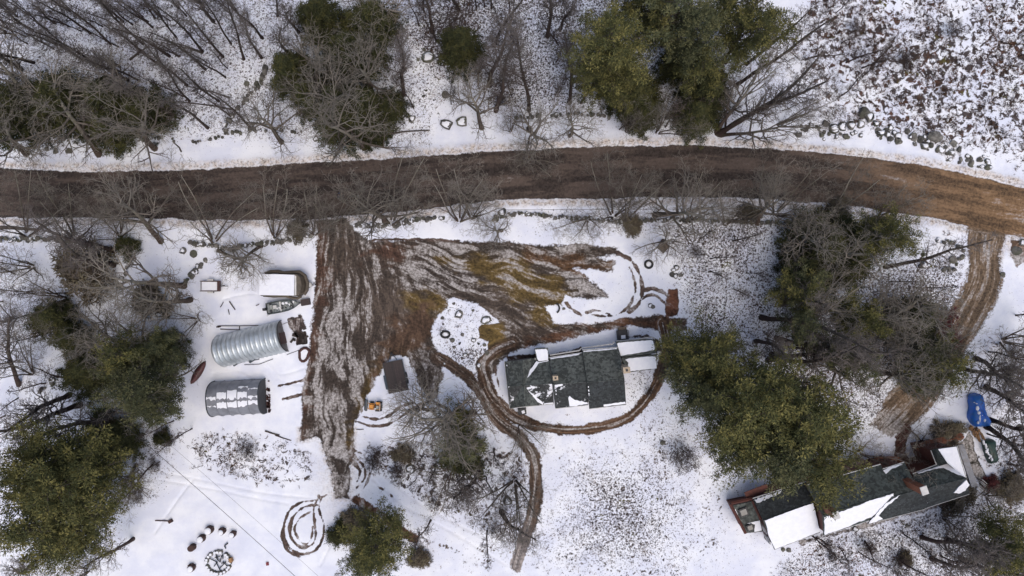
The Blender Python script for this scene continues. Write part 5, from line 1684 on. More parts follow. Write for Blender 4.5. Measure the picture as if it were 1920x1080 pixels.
for s, (hx, hy, hz) in ((1, (.24, .25, .96)), (-1, (-.03, -.27, .90))):
    bm = bmesh.new()
    bmesh.ops.create_cube(bm, size=1, matrix=Matrix.Translation((hx, hy, hz - .03)) @ Matrix.Diagonal((.08, .035, .09, 1)))
    for k in range(4):
        bmesh.ops.create_cube(bm, size=1, matrix=Matrix.Translation((hx - .03 + k * .02, hy, hz - .11)) @ Matrix.Diagonal((.016, .02, .075 - .008 * abs(k - 1), 1)))
    bmesh.ops.create_cube(bm, size=1, matrix=Matrix.Translation((hx + .05, hy, hz - .03)) @ Matrix.Rotation(.6, 4, 'Y') @ Matrix.Diagonal((.018, .02, .06, 1)))
    hm = bpy.data.meshes.new("hand"); bm.to_mesh(hm); bm.free(); hm.materials.append(M['skin'])
    h_ = bpy.data.objects.new("hand", hm); COL.objects.link(h_); h_.parent = pe_
pd = G(665, 368.5)
dg = thing("dog", pd, "black dog with a white face ahead of the walker on the road", "dog")
V = [(-.25, 0, .48), (0, 0, .50), (.22, 0, .50), (.36, 0, .62), (.48, 0, .66), (.60, 0, .62), (.20, .08, .28), (.22, .08, .03), (.20, -.08, .28), (.26, -.08, .03),
     (-.26, .09, .34), (-.36, .09, .17), (-.32, .09, .03), (-.24, -.09, .34), (-.34, -.09, .17), (-.28, -.09, .03), (-.42, 0, .58), (-.55, 0, .70)]
E = [(1, 0), (1, 2), (2, 3), (3, 4), (4, 5), (2, 6), (6, 7), (2, 8), (8, 9), (0, 10), (10, 11), (11, 12), (0, 13), (13, 14), (14, 15), (0, 16), (16, 17)]
skin_body("body", V, E, [.12, .12, .14, .09, .09, .05, .05, .035, .05, .035, .075, .035, .032, .075, .035, .032, .035, .02], M['fur'], dg, pd)
for s in (-1, 1):
    bm = bmesh.new()
    bmesh.ops.create_cone(bm, cap_ends=True, segments=5, radius1=.035, radius2=.008, depth=.09, matrix=Matrix.Translation((.44, s * .06, .75)))
    hm = bpy.data.meshes.new("ear"); bm.to_mesh(hm); bm.free(); hm.materials.append(M['fur'])
    e_ = bpy.data.objects.new("ear", hm); COL.objects.link(e_); e_.parent = dg
bm = bmesh.new()
bmesh.ops.create_uvsphere(bm, u_segments=8, v_segments=6, radius=.08, matrix=Matrix.Translation((.54, 0, .68)) @ Matrix.Diagonal((1.2, .7, .7, 1)))
hm = bpy.data.meshes.new("face_patch"); bm.to_mesh(hm); bm.free(); hm.materials.append(M['furw'])
e_ = bpy.data.objects.new("face_patch", hm); COL.objects.link(e_); e_.parent = dg

# ------------------------------------------------------------------ stones, walls, boulders
def rock_mesh(name, seed, flat=0.7):
    rn = np.random.RandomState(seed)
    bm = bmesh.new()
    bmesh.ops.create_icosphere(bm, subdivisions=2, radius=1.0)
    for _ in range(7):
        nrm = Vector(rn.normal(0, 1, 3)).normalized()
        off = rn.uniform(.55, .85)
        for v in bm.verts:
            dd = v.co.dot(nrm)
            if dd > off:
                v.co -= nrm * (dd - off)
    for v in bm.verts:
        v.co *= 1 + rn.uniform(-.12, .12)
        v.co.z *= flat
    me = bpy.data.meshes.new(name)
    bm.to_mesh(me)
    bm.free()
    return me


def small_rock(seed):
    rn = np.random.RandomState(seed)
    bm = bmesh.new()
    bmesh.ops.create_icosphere(bm, subdivisions=1, radius=1.0)
    for v in bm.verts:
        v.co *= rn.uniform(.72, 1.12)
        v.co.z *= .7
    me = bpy.data.meshes.new("stone")
    bm.to_mesh(me)
    bm.free()
    me.materials.append(M['rock'])
    return me


STONES = [small_rock(s) for s in range(8)]
BOULD = []
for s in range(6):
    me = rock_mesh("boulder", 100 + s)
    me.materials.append(M['rock'])
    # snow cap mesh: the top of the same rock, pushed up and pulled in
    bm = bmesh.new()
    bm.from_mesh(me)
    top = max(v.co.z for v in bm.verts)
    for v in bm.verts:
        if v.co.z < top * .45:
            v.co.z = top * .45 - .05
        v.co.x *= .74
        v.co.y *= .74
        v.co.z += .10
    cap = bpy.data.meshes.new("snow_cap")
    bm.to_mesh(cap)
    bm.free()
    cap.materials.append(M['snow'])
    cap.polygons.foreach_set("use_smooth", [True] * len(cap.polygons))
    BOULD.append((me, cap))


def boulder(px, py, w, h=None, capped=True, rz=0.0, asp=1.0, seed=None):
    seed = int(px * 7 + py) if seed is None else seed
    me, cap = BOULD[seed % 6]
    o = bpy.data.objects.new("boulder", me)
    p = G(px, py)
    r = w * M_PER_PX / 2
    o.location = (p.x, p.y, gz(p.x, p.y) + r * .25)
    o.rotation_euler = (0, 0, rz if rz else seed % 7)
    o.scale = (r * 1.08, r * asp * 1.08, r * (h or .85))
    COL.objects.link(o)
    if capped:
        c = bpy.data.objects.new("snow_cap", cap)
        c.parent = o
        COL.objects.link(c)
    autolabel(o, ("large" if w > 18 else "small" if w < 10 else "medium") + (" boulder with a snow cap" if capped else " bare grey boulder"), px, py, "boulder", "boulders lying in the snow")
    return o


WALLS = [
    ([(0, 266), (100, 259), (200, 262), (300, 262)], 8, 1, "broken mossy stone wall under the big trees left of the northern roadside"),
    ([(310, 260), (355, 266), (400, 262), (430, 250), (470, 246), (520, 247), (565, 249)], 8, 1, "snow dotted stone wall between the forest and the road on the upper left"),
    ([(425, 243), (441, 212), (462, 188), (478, 165), (493, 148), (498, 125)], 10, 2, "short stone wall climbing diagonally into the upper left forest"),
    ([(968, 222), (1060, 215), (1150, 218), (1240, 222), (1330, 226)], 8, 1.5, "straight dark stone wall north of the road below the tall pines"),
    ([(0, 448), (60, 450), (120, 451), (165, 458), (217, 467)], 9, 2, "stone wall at the left edge just south of the road"),
    ([(350, 452), (400, 462), (440, 466), (480, 458), (530, 452), (585, 440)], 9, 2, "brushy stone wall between the road and the small trailer"),
    ([(662, 420), (700, 424), (740, 422), (780, 414), (835, 410)], 9, 2, "mossy stone wall right of the yard entrance"),
    ([(925, 411), (955, 404), (985, 401), (1040, 408), (1100, 410), (1160, 416), (1250, 412), (1330, 413), (1440, 418), (1545, 418)], 7, 2.5, "long narrow stone wall between the road and the green roofed house"),
    ([(385, 488), (372, 505), (352, 525), (338, 548), (322, 575), (300, 590)], 10, 1.5, "tumbled stone wall winding under the leaning trees left of the small trailer"),
    ([(145, 655), (125, 690), (98, 715), (75, 738)], 10, 1.5, "tumbled stones at the left edge above the big pine"),
    ([(1752, 450), (1790, 458), (1800, 475), (1795, 500), (1770, 505)], 10, 1.5, "curved row of stones beside the side driveway"),
    ([(240, 468), (250, 485), (240, 505), (243, 512)], 11, 1.5, "short heap of dark stones under the small cedar"),
]
for wi, (pts, sz, rows, lab) in enumerate(WALLS):
    rn = random.Random(wi + 30)
    sl = smooth_line(pts, 6)
    c = G(*sl[len(sl) // 2])
    w_ = thing("stone_wall", c, lab, "stone wall", "old stone walls")
    acc = 0
    for i in range(len(sl) - 1):
        (x0, y0), (x1, y1) = sl[i], sl[i + 1]
        L = math.hypot(x1 - x0, y1 - y0)
        acc += L
        while acc > sz * .62 / rows * 1.15:
            acc -= sz * .62 / rows * 1.15
            if rn.random() < (.22 if rows < 2 else .05):
                continue
            t = rn.random()
            x = x0 + (x1 - x0) * t + rn.uniform(-1, 1) * sz * .38
            y = y0 + (y1 - y0) * t + rn.uniform(-1, 1) * sz * .38
            p = G(x, y)
            r = sz * M_PER_PX * rn.uniform(.34, .66)
            o = bpy.data.objects.new("stone", STONES[rn.randrange(8)])
            o.location = (p.x - c.x, p.y - c.y, gz(p.x, p.y) + rn.uniform(.05, .45))
            o.rotation_euler = (rn.uniform(-.4, .4), rn.uniform(-.4, .4), rn.uniform(0, 6.3))
            o.scale = (r * rn.uniform(.9, 1.3), r * rn.uniform(.7, 1.1), r)
            o.parent = w_
            COL.objects.link(o)
            if rn.random() < .16:
                s = bpy.data.objects.new("snow_cap", BOULD[rn.randrange(6)][1])
                s.parent = o
                COL.objects.link(s)

for b in ((803, 108, 26, .7, 1, .5, .8), (838, 234, 27, .6, 1, -.4, .65), (867, 229, 24, .6, 1, .1, .8), (773, 223, 17, .7, 1, .8, .9), (593, 261, 12, .7, 1), (835, 178, 14, .6, 0), (943, 183, 10, .8, 0),
          (860, 589, 17, .8, 1), (911, 600, 15, .9, 1, 0, 1.3), (888, 638, 10, .8, 1), (913, 661, 10, .8, 0), (898, 685, 9, .8, 1), (872, 665, 12, .5, 1, .3, .5), (848, 637, 10, .7, 0), (851, 569, 6, .7, 0), (829, 596, 7, .6, 0),
          (1262, 506, 9, .8, 1), (1268, 502, 12, .8, 1), (1260, 515, 10, .7, 0), (1266, 517, 11, .7, 1), (1276, 516, 9, .8, 0), (1219, 573, 9, .8, 1), (1224, 575, 8, .8, 0), (1057, 579, 6, .8, 0),
          (770, 879, 18, .7, 1), (952, 938, 20, .9, 1), (1243, 830, 11, .8, 0), (1730, 497, 24, .9, 1, .2, .6), (1786, 487, 15, .8, 0), (1618, 212, 24, .9, 0), (1628, 220, 22, .8, 1), (1563, 242, 19, .9, 1), (1578, 238, 18, .8, 1),
          (1594, 236, 20, .9, 1), (1612, 234, 15, .8, 1), (1650, 249, 20, .7, 1, .1, .7), (1667, 260, 14, .8, 0), (1683, 256, 16, .8, 1), (1684, 266, 14, .8, 0), (1712, 258, 16, .8, 0), (1725, 262, 14, .8, 0), (1731, 274, 17, .8, 1),
          (1752, 257, 30, .7, 0, .1, .65), (1763, 281, 16, .7, 1), (1786, 270, 13, .7, 0), (1797, 280, 11, .7, 0), (1641, 232, 13, .8, 1), (1700, 247, 12, .8, 0), (1836, 300, 12, .7, 0), (1813, 293, 10, .7, 1), (1540, 243, 12, .8, 1), (1548, 232, 14, .8, 0),
          (1668, 240, 12, .7, 1), (1497, 252, 13, .7, 0), (1510, 243, 11, .7, 0), (229, 525, 14, .7, 1), (224, 533, 18, .6, 0), (371, 500, 12, .8, 1), (358, 515, 12, .8, 0), (343, 470, 14, .8, 1), (363, 476, 14, .8, 0), (300, 590, 20, .7, 1, .1, .5),
          (463, 157, 12, .7, 0), (1683, 858, 8, .8, 0), (1603, 991, 12, .8, 1), (1468, 1031, 9, .8, 0), (1479, 1032, 10, .8, 0), (1893, 740, 24, .6, 0, .2, .6), (1912, 802, 16, .7, 0), (1902, 785, 8, .7, 0), (1440, 1007, 14, .7, 0),
          (795, 93, 8, .7, 0), (784, 112, 7, .7, 0), (941, 398, 17, .8, 1), (1700, 985, 8, .8, 0), (1880, 515, 11, .7, 0), (1905, 470, 18, .7, 0), (1915, 455, 15, .7, 1), (88, 280, 9, .8, 0), (105, 283, 12, .7, 0), (130, 284, 13, .7, 0)):
    boulder(*b)
rb_ = random.Random(77)
for i in range(70):
    t = rb_.random()
    x = 1500 + 360 * t + rb_.uniform(-8, 8)
    y = 236 + 62 * t + rb_.uniform(-13, 13) + 10 * math.sin(t * 9)
    boulder(x, y, rb_.uniform(6, 13), .8, rb_.random() < .4, rb_.random() * 3, rb_.uniform(.6, 1))
for i in range(26):
    x, y = rb_.choice([(rb_.uniform(1640, 1800), rb_.uniform(430, 520)), (rb_.uniform(720, 800), rb_.uniform(80, 240)), (rb_.uniform(825, 910), rb_.uniform(570, 690))])
    boulder(x, y, rb_.uniform(5, 8), .7, rb_.random() < .3, rb_.random() * 3, rb_.uniform(.6, 1))

# fallen logs
for x0, y0, x1, y1, r_, lb in ((380, 98, 292, 72, .09, "upper of two fallen logs meeting at a stump in the upper left forest"), (380, 100, 305, 80, .09, "lower of two fallen logs meeting at a stump in the upper left forest"), (430, 183, 345, 160, .10, "fallen double-stemmed log left of the diagonal stone wall"), (443, 207, 330, 190, .11, "long fallen trunk ending at the foot of the diagonal stone wall"),
                               (243, 112, 276, 88, .16, "broken reddish log lying across the upper left forest snow"), (730, 251, 806, 244, .12, "crooked fallen branch in snow above the road"), (-20, 427, 72, 431, .28, "thick mossy log along the left end of the roadside"), (340, 285, 326, 268, .1, "short dark log between the road and the roadside trees"),
                               (170, 452, 215, 449, .07, "thin fallen pole beside the left stone wall"), (1145, 385, 1165, 384, .05, "short stick beside the thin cable"), (60, 790, 0, 815, .1, "fallen grey trunk at the left edge above the big pine")):
    a, b = G(x0, y0, .15), G(x1, y1, .2)
    o = MB().tube([a, a.lerp(b, .4) + Vector((.1, .12, 0)), b], r_, 6, r_ * .55).build("fallen_log", M['log'], origin=(a.x, a.y, 0))
    tag(o, lb, "log", "fallen logs")

# ------------------------------------------------------------------ trees
CATS = {'spread': ("bare_tree", "bare branching tree"), 'forest': ("forest_tree", "tall slim bare tree"), 'sapling': ("sapling", "thin bare sapling"), 'multi': ("bare_tree", "bare many-stemmed tree"), 'shrub': ("bare_shrub", "low bare shrub"),
        'pine': ("pine_tree", "full olive pine"), 'openpine': ("pine_tree", "thin crowned pine"), 'hemlock': ("hemlock_tree", "dark dense evergreen"), 'eshrub': ("evergreen_shrub", "small evergreen shrub")}
GRP = {'spread': "bare trees by the road and houses", 'forest': "slim trees of the woods", 'sapling': "thin saplings of the woods", 'multi': "many-stemmed bare trees", 'shrub': "bare shrubs", 'pine': "tall pines", 'openpine': "thin crowned pines", 'hemlock': "dark evergreens", 'eshrub': "evergreen shrubs"}
tcount = {}


def tree(kind, bx, by, h, R, tx=None, ty=None, var=None, desc=None, spin=None):
    """(bx,by) foot in the photo; (tx,ty) where the top shows; lean follows from the height"""
    i = tcount.get(kind, 0)
    tcount[kind] = i + 1
    src = {'eshrub': CON['shrub']}.get(kind) or BARE.get(kind) or CON.get(kind)
    T = src[(i if var is None else var) % len(src)]
    base = G(bx, by)
    base.z = gz(base.x, base.y) if abs(base.x) < 62 and abs(base.y) < 36 else 0
    H0, R0 = T[-2], T[-1]
    if tx is not None:
        top = G(tx, ty, h)
    else:
        rn = random.Random(int(bx * 3 + by * 5))
        top = base + Vector((rn.uniform(-.04, .04) * h, rn.uniform(-.04, .04) * h, h))
    d = top - base
    ln = d.length
    root = bpy.data.objects.new(CATS[kind][0], None)
    root.location = base
    q = Vector((0, 0, 1)).rotation_difference(d.normalized())
    sp = (i * 2.399 if spin is None else spin)
    root.rotation_mode = 'QUATERNION'
    from mathutils import Quaternion
    root.rotation_quaternion = q @ Quaternion((0, 0, 1), sp)
    root.scale = (R / R0, R / R0, ln / H0)
    COL.objects.link(root)
    names = ("trunk", "branches") if len(T) == 4 else ("trunk", "branches", "needles")
    for nm, me in zip(names, T[:-2]):
        o = bpy.data.objects.new(nm if nm != "branches" else ("crown" if len(T) == 4 else "branches"), me)
        o.parent = root
        COL.objects.link(o)
    autolabel(root, desc or CATS[kind][1], bx, by, "shrub" if 'shrub' in kind else "tree", GRP[kind])
    return root


# slim trees, upper left forest (foot, where the trunk runs to)
for bx, by, tx, ty in ((101, 43, 30, -18), (169, 62, 60, -20), (88, 55, -20, -5), (60, 57, -50, 10), (208, 83, 90, -28), (268, 82, 118, -42), (287, 52, 205, -35), (318, 105, 205, 12), (313, 130, 150, 20), (380, 97, 310, -10),
                       (433, 82, 345, -25), (418, 107, 320, 25), (493, 72, 430, -15), (490, 108, 425, 40), (423, 145, 325, 60), (63, 117, -80, 60), (355, 190, 270, 110), (390, 240, 320, 160), (457, 111, 420, 10),
                       (150, 110, 50, 50), (240, 150, 130, 80), (30, 30, -60, -30), (350, 30, 300, -40), (560, 60, 520, -20), (520, 30, 500, -50), (20, 200, -80, 160), (300, 210, 200, 160), (470, 240, 400, 190), (205, 20, 140, -50), (40, 130, -60, 90), (130, 20, 60, -40), (230, 40, 150, -50), (330, 70, 250, -10), (400, 40, 350, -50), (455, 40, 400, -50), (180, 120, 70, 70), (260, 150, 160, 90), (350, 160, 260, 100), (130, 90, 20, 40), (540, 100, 495, 30), (410, 190, 310, 140), (300, 30, 235, -50), (10, 60, -70, 10), (385, 130, 295, 60)):
    k = random.Random(bx * 7 + by)
    tree('forest', bx, by, k.uniform(14, 18), k.uniform(1.6, 2.4), tx, ty)
# upper middle
for bx, by, tx, ty, h, R, kd in ((757, 178, 764, 20, 15, 3.2, 'forest'), (810, 60, 790, -60, 15, 2.5, 'forest'), (917, 160, 912, 0, 17, 4.2, 'forest'), (926, 85, 955, -40, 16, 3.0, 'forest'), (930, 208, 962, 80, 13, 3.4, 'forest'),
                                 (903, 240, 868, 165, 10, 4.6, 'spread'), (897, 156, 896, 90, 9, 1.5, 'forest'), (992, 207, 1004, 40, 15, 3.2, 'forest'), (1027, 68, 1068, -40, 17, 3.0, 'forest'), (1050, 55, 1085, -40, 16, 2.6, 'forest'),
                                 (1068, 193, 1085, 70, 15, 2.8, 'forest'), (1068, 255, 1112, 205, 10, 3.6, 'spread'), (992, 240, 1018, 190, 11, 4.4, 'spread'), (1175, 246, 1205, 205, 9, 2.6, 'multi'), (1233, 248, 1290, 200, 9, 3.2, 'multi'),
                                 (957, 246, 962, 200, 6, 1.8, 'multi'), (1120, 183, 1150, 120, 12, 2.0, 'forest'), (1400, 120, 1500, 10, 15, 2.5, 'forest'), (1355, 118, 1450, -10, 17, 2.6, 'forest'), (1359, 250, 1362, 130, 9, 1.6, 'forest'), (860, 20, 850, -60, 14, 3, 'forest'), (1240, 85, 1290, 0, 16, 2.6, 'forest'),
                                 (1345, 250, 1560, 90, 16, 4.2, 'forest'), (1348, 252, 1600, 130, 15, 4.0, 'forest'), (1343, 248, 1490, 70, 14, 4.0, 'spread'), (1350, 254, 1560, 190, 12, 3.8, 'spread'), (1460, 235, 1600, 200, 8, 3.0, 'multi'), (1380, 160, 1560, 20, 16, 3.4, 'forest')):
    tree(kd, bx, by, h, R, tx, ty)
# big roadside trees north-west
for bx, by, tx, ty, h, R in ((290, 278, 170, 195, 14, 6.0), (185, 290, 60, 215, 14, 5.8), (50, 288, -60, 230, 13, 5.5), (528, 267, 470, 215, 11, 4.6), (683, 277, 640, 180, 14, 6.2), (640, 200, 575, 60, 16, 5.5), (700, 180, 690, 60, 15, 5.2), (600, 150, 560, 30, 14, 4.5), (230, 200, 140, 130, 13, 5.5), (90, 220, 0, 150, 14, 5.5), (700, 60, 690, -40, 15, 5)):
    tree('spread', bx, by, h, R, tx, ty)
# roadside trees south of the road: they lean out over it
for bx, by, tx, ty, h, R, kd in ((302, 452, 200, 352, 13, 5.6, 'spread'), (400, 452, 396, 350, 11, 4.2, 'multi'), (515, 442, 528, 358, 8, 3.6, 'multi'), (590, 438, 600, 385, 7, 3.4, 'multi'), (722, 414, 700, 345, 12, 5.6, 'spread'), (735, 418, 748, 320, 12, 4.6, 'multi'),
                                 (862, 412, 870, 322, 9, 4.0, 'multi'), (885, 408, 905, 350, 7, 3.2, 'multi'), (1150, 404, 1168, 330, 10, 4.2, 'multi'), (1175, 410, 1200, 335, 8, 3.4, 'multi'), (1228, 402, 1300, 318, 12, 5.2, 'spread'), (1290, 415, 1330, 340, 8, 3.6, 'multi'),
                                 (1420, 418, 1470, 318, 13, 5.2, 'spread'), (1455, 400, 1530, 330, 9, 4.2, 'multi'), (1560, 408, 1640, 350, 8, 4.2, 'multi'), (940, 432, 900, 415, 4, 3.2, 'spread'), (1243, 452, 1240, 478, 7, 3.8, 'spread'), (1650, 405, 1720, 370, 6, 3.2, 'multi'),
                                 (50, 440, 40, 340, 9, 4.2, 'multi'), (140, 445, 120, 370, 9, 4.4, 'multi'), (225, 440, 215, 370, 7, 3.4, 'multi'), (620, 430, 625, 380, 6, 3.0, 'multi'), (1100, 412, 1085, 440, 5, 3.0, 'multi'), (1360, 420, 1380, 380, 6, 3.2, 'multi'), (990, 300, 1000, 290, 5, 3.0, 'multi'), (480, 330, 470, 330, .1, .1, None)):
    if kd:
        tree(kd, bx, by, h, R, tx, ty)
# left woods
for bx, by, tx, ty, h, R, kd in ((345, 537, 215, 590, 12, 5.5, 'spread'), (356, 562, 190, 600, 12, 5.2, 'spread'), (212, 497, 40, 465, 14, 4.0, 'forest'), (212, 470, 60, 455, 13, 4.0, 'forest'), (300, 640, 180, 680, 14, 5.0, 'spread'), (330, 700, 230, 745, 14, 5.0, 'spread'), (410, 470, 455, 482, 7, 3.2, 'spread'), (490, 462, 415, 492, 7, 3.6, 'spread'),
                                 (35, 720, -30, 560, 11, 3.2, 'forest'), (60, 700, 0, 640, 10, 3.0, 'multi'), (245, 800, 40, 850, 14, 4.0, 'forest'), (240, 790, 60, 800, 14, 4.4, 'forest'), (130, 740, -30, 770, 14, 4.2, 'forest'), (150, 760, 20, 830, 13, 4, 'forest'), (255, 872, 180, 930, 8, 3.6, 'spread'), (250, 890, 200, 960, 6, 2.8, 'multi'),
                                 (370, 600, 320, 620, 6, 3.0, 'multi'), (250, 1010, 120, 1090, 10, 3.0, 'forest'), (60, 1060, -20, 1100, 10, 3.0, 'forest'), (120, 560, 20, 570, 10, 3.5, 'multi'), (165, 1070, 90, 1100, 9, 2.6, 'multi'), (25, 600, -30, 610, 8, 3.0, 'multi'), (60, 500, -20, 500, 9, 3.5, 'multi'), (230, 640, 110, 640, 12, 5, 'spread')):
    tree(kd, bx, by, h, R, tx, ty)
# centre, big bare tree and its neighbours
for bx, by, tx, ty, h, R, kd in ((888, 775, 858, 850, 14, 6.4, 'spread'), (880, 790, 820, 830, 12, 5.6, 'spread'), (812, 768, 770, 778, 8, 4.2, 'spread'), (965, 905, 962, 990, 11, 4.4, 'multi'), (900, 880, 875, 980, 12, 4.0, 'forest'), (850, 880, 820, 940, 6, 3.2, 'multi'), (940, 960, 960, 1020, 9, 3.6, 'forest'), (975, 800, 1000, 850, 5, 3.0, 'multi')):
    tree(kd, bx, by, h, R, tx, ty)
tree('shrub', 1274, 842, 3.2, 2.4, 1292, 878)
# right woods
for bx, by, tx, ty, h, R, kd in ((1458, 547, 1580, 540, 13, 3.4, 'forest'), (1428, 595, 1690, 608, 19, 4.0, 'forest'), (1455, 633, 1620, 655, 15, 3.4, 'forest'), (1418, 640, 1520, 660, 13, 3.0, 'forest'), (1446, 664, 1700, 705, 18, 3.8, 'forest'), (1440, 675, 1620, 700, 17, 3.6, 'forest'), (1436, 697, 1560, 740, 14, 3.0, 'forest'),
                                 (1465, 570, 1640, 520, 14, 5.0, 'spread'), (1500, 480, 1590, 450, 14, 5.6, 'spread'), (1480, 440, 1560, 430, 12, 5.0, 'spread'), (1560, 600, 1690, 600, 14, 5.2, 'spread'), (1640, 600, 1790, 600, 14, 5.6, 'spread'), (1690, 580, 1800, 585, 12, 4.2, 'spread'), (1660, 500, 1860, 455, 11, 3.0, 'forest'), (1650, 700, 1760, 740, 14, 5.0, 'spread'),
                                 (1560, 690, 1660, 715, 13, 5.0, 'spread'), (1700, 600, 1830, 640, 13, 4.8, 'spread'), (1830, 672, 1960, 690, 13, 4.4, 'forest'), (1850, 725, 1990, 760, 14, 4.0, 'forest'), (1855, 787, 2010, 830, 13, 3.8, 'forest'), (1850, 800, 2000, 880, 14, 3.8, 'forest'), (1880, 640, 1990, 650, 10, 4.0, 'multi'), (1800, 690, 1890, 730, 11, 4, 'spread'),
                                 (1727, 1007, 1890, 1085, 15, 3.8, 'forest'), (1745, 1047, 1850, 1110, 13, 3.0, 'forest'), (1775, 1010, 1930, 1060, 14, 3.6, 'forest'), (1800, 1045, 1930, 1120, 13, 3.4, 'forest'), (1860, 980, 1970, 1030, 9, 3.6, 'multi'), (1770, 970, 1830, 1000, 5, 3.4, 'multi'), (1850, 930, 1880, 950, 4, 3.0, 'multi'), (1610, 850, 1650, 880, 7, 3.8, 'multi'), (1730, 830, 1750, 845, 4, 3.4, 'multi'), (1905, 890, 1960, 910, 6, 3, 'multi'), (1640, 640, 1750, 655, 12, 4.4, 'spread')):
    tree(kd, bx, by, h, R, tx, ty)
# pines: main crowns
for bx, by, tx, ty, h, R, kd, v in ((1285, 652, 1355, 676, 16, 4.5, 'pine', 0), (1275, 676, 1312, 698, 11, 3.0, 'pine', 2), (1280, 705, 1345, 755, 15, 4.2, 'pine', 2), (1330, 715, 1440, 775, 20, 5.6, 'pine', 1), (1400, 725, 1540, 800, 21, 5.7, 'pine', 0), (1395, 785, 1500, 885, 19, 5.2, 'pine', 2), (1440, 795, 1560, 888, 19, 5.4, 'pine', 1), (1345, 790, 1420, 850, 15, 4.4, 'pine', 1),
                                    (1125, 150, 1150, 40, 19, 4.8, 'pine', 1), (1090, 192, 1155, 100, 16, 3.4, 'pine', 0), (1120, 183, 1190, 135, 12, 3.2, 'pine', 0), (1230, 80, 1290, -20, 19, 4.6, 'openpine', 0), (1270, 110, 1330, 30, 18, 4.0, 'pine', 2), (1360, 118, 1440, 30, 18, 4.0, 'pine', 0), (1290, 160, 1325, 110, 14, 3.2, 'openpine', 1), (1350, 60, 1400, -30, 17, 4.2, 'openpine', 1), (1215, 60, 1235, -20, 17, 4.4, 'pine', 0),
                                    (225, 850, 70, 940, 20, 5.8, 'pine', 1), (200, 900, 30, 1010, 19, 5.6, 'pine', 0), (190, 950, 90, 1030, 14, 4.6, 'pine', 1), (160, 860, 30, 900, 18, 5.4, 'pine', 1), (320, 700, 235, 750, 16, 4.2, 'pine', 2), (310, 650, 200, 668, 14, 3.4, 'openpine', 1), (310, 725, 280, 785, 13, 3.4, 'openpine', 0), (315, 640, 288, 655, 10, 2.6, 'pine', 2),
                                    (745, 965, 695, 1048, 14, 4.2, 'pine', 1), (720, 1000, 680, 1068, 11, 3.4, 'pine', 2), (1458, 547, 1530, 560, 11, 3.4, 'openpine', 1), (1450, 600, 1525, 605, 12, 3.0, 'openpine', 0), (1470, 520, 1540, 545, 10, 2.8, 'openpine', 0), (1560, 590, 1660, 612, 13, 3.2, 'openpine', 1), (1480, 650, 1590, 670, 12, 3.0, 'openpine', 0), (1590, 470, 1700, 435, 13, 3.6, 'pine', 1), (1530, 560, 1640, 610, 12, 3.0, 'openpine', 1),
                                    (1560, 640, 1640, 690, 12, 3.2, 'openpine', 0), (1690, 660, 1800, 705, 12, 3.6, 'openpine', 1), (1830, 1010, 1925, 1050, 12, 4.0, 'pine', 0), (1700, 640, 1760, 675, 10, 3.6, 'pine', 2), (880, 790, 865, 850, 7, 3.6, 'openpine', 0), (860, 770, 850, 800, 6, 3.0, 'openpine', 1)):
    tree(kd, bx, by, h, R, tx, ty, var=v)
# dark dense evergreens
for bx, by, tx, ty, h, R in ((560, 150, 530, 112, 9, 3.2), (600, 190, 560, 165, 8, 3.0), (865, 105, 860, 62, 10, 3.0), (1185, 195, 1190, 160, 9, 3.6), (1320, 190, 1330, 145, 10, 3.4), (1270, 130, 1290, 95, 9, 3.2), (640, 210, 620, 170, 9, 3.4), (690, 220, 680, 180, 9, 3.4), (660, 130, 645, 70, 11, 4.0), (700, 70, 690, 15, 11, 4.0), (610, 60, 590, 5, 11, 3.4),
                             (130, 210, 80, 165, 10, 4.4), (210, 210, 175, 165, 9, 3.8), (280, 220, 250, 190, 8, 3.6), (50, 225, 0, 180, 10, 4.6), (215, 245, 190, 225, 7, 3.2), (235, 835, 185, 812, 10, 3.0), (110, 600, 85, 595, 7, 3.0), (150, 640, 120, 630, 7, 2.4), (1520, 460, 1565, 455, 9, 4.4), (1560, 450, 1620, 440, 9, 3.4), (1570, 500, 1610, 495, 8, 3.6), (1500, 500, 1520, 495, 7, 3.0),
                             (1700, 600, 1745, 600, 8, 3.6), (1720, 690, 1765, 700, 8, 3.4), (650, 240, 640, 215, 7, 3.4), (730, 205, 725, 190, 6, 2.4), (700, 255, 695, 245, 4, 2.2), (1300, 220, 1310, 200, 6, 3.2), (1200, 215, 1205, 205, 5, 2.8), (175, 705, 150, 690, 8, 3.4), (315, 660, 300, 640, 9, 2.8), (250, 690, 190, 680, 10, 3.2)):
    tree('hemlock', bx, by, h, R, tx, ty)
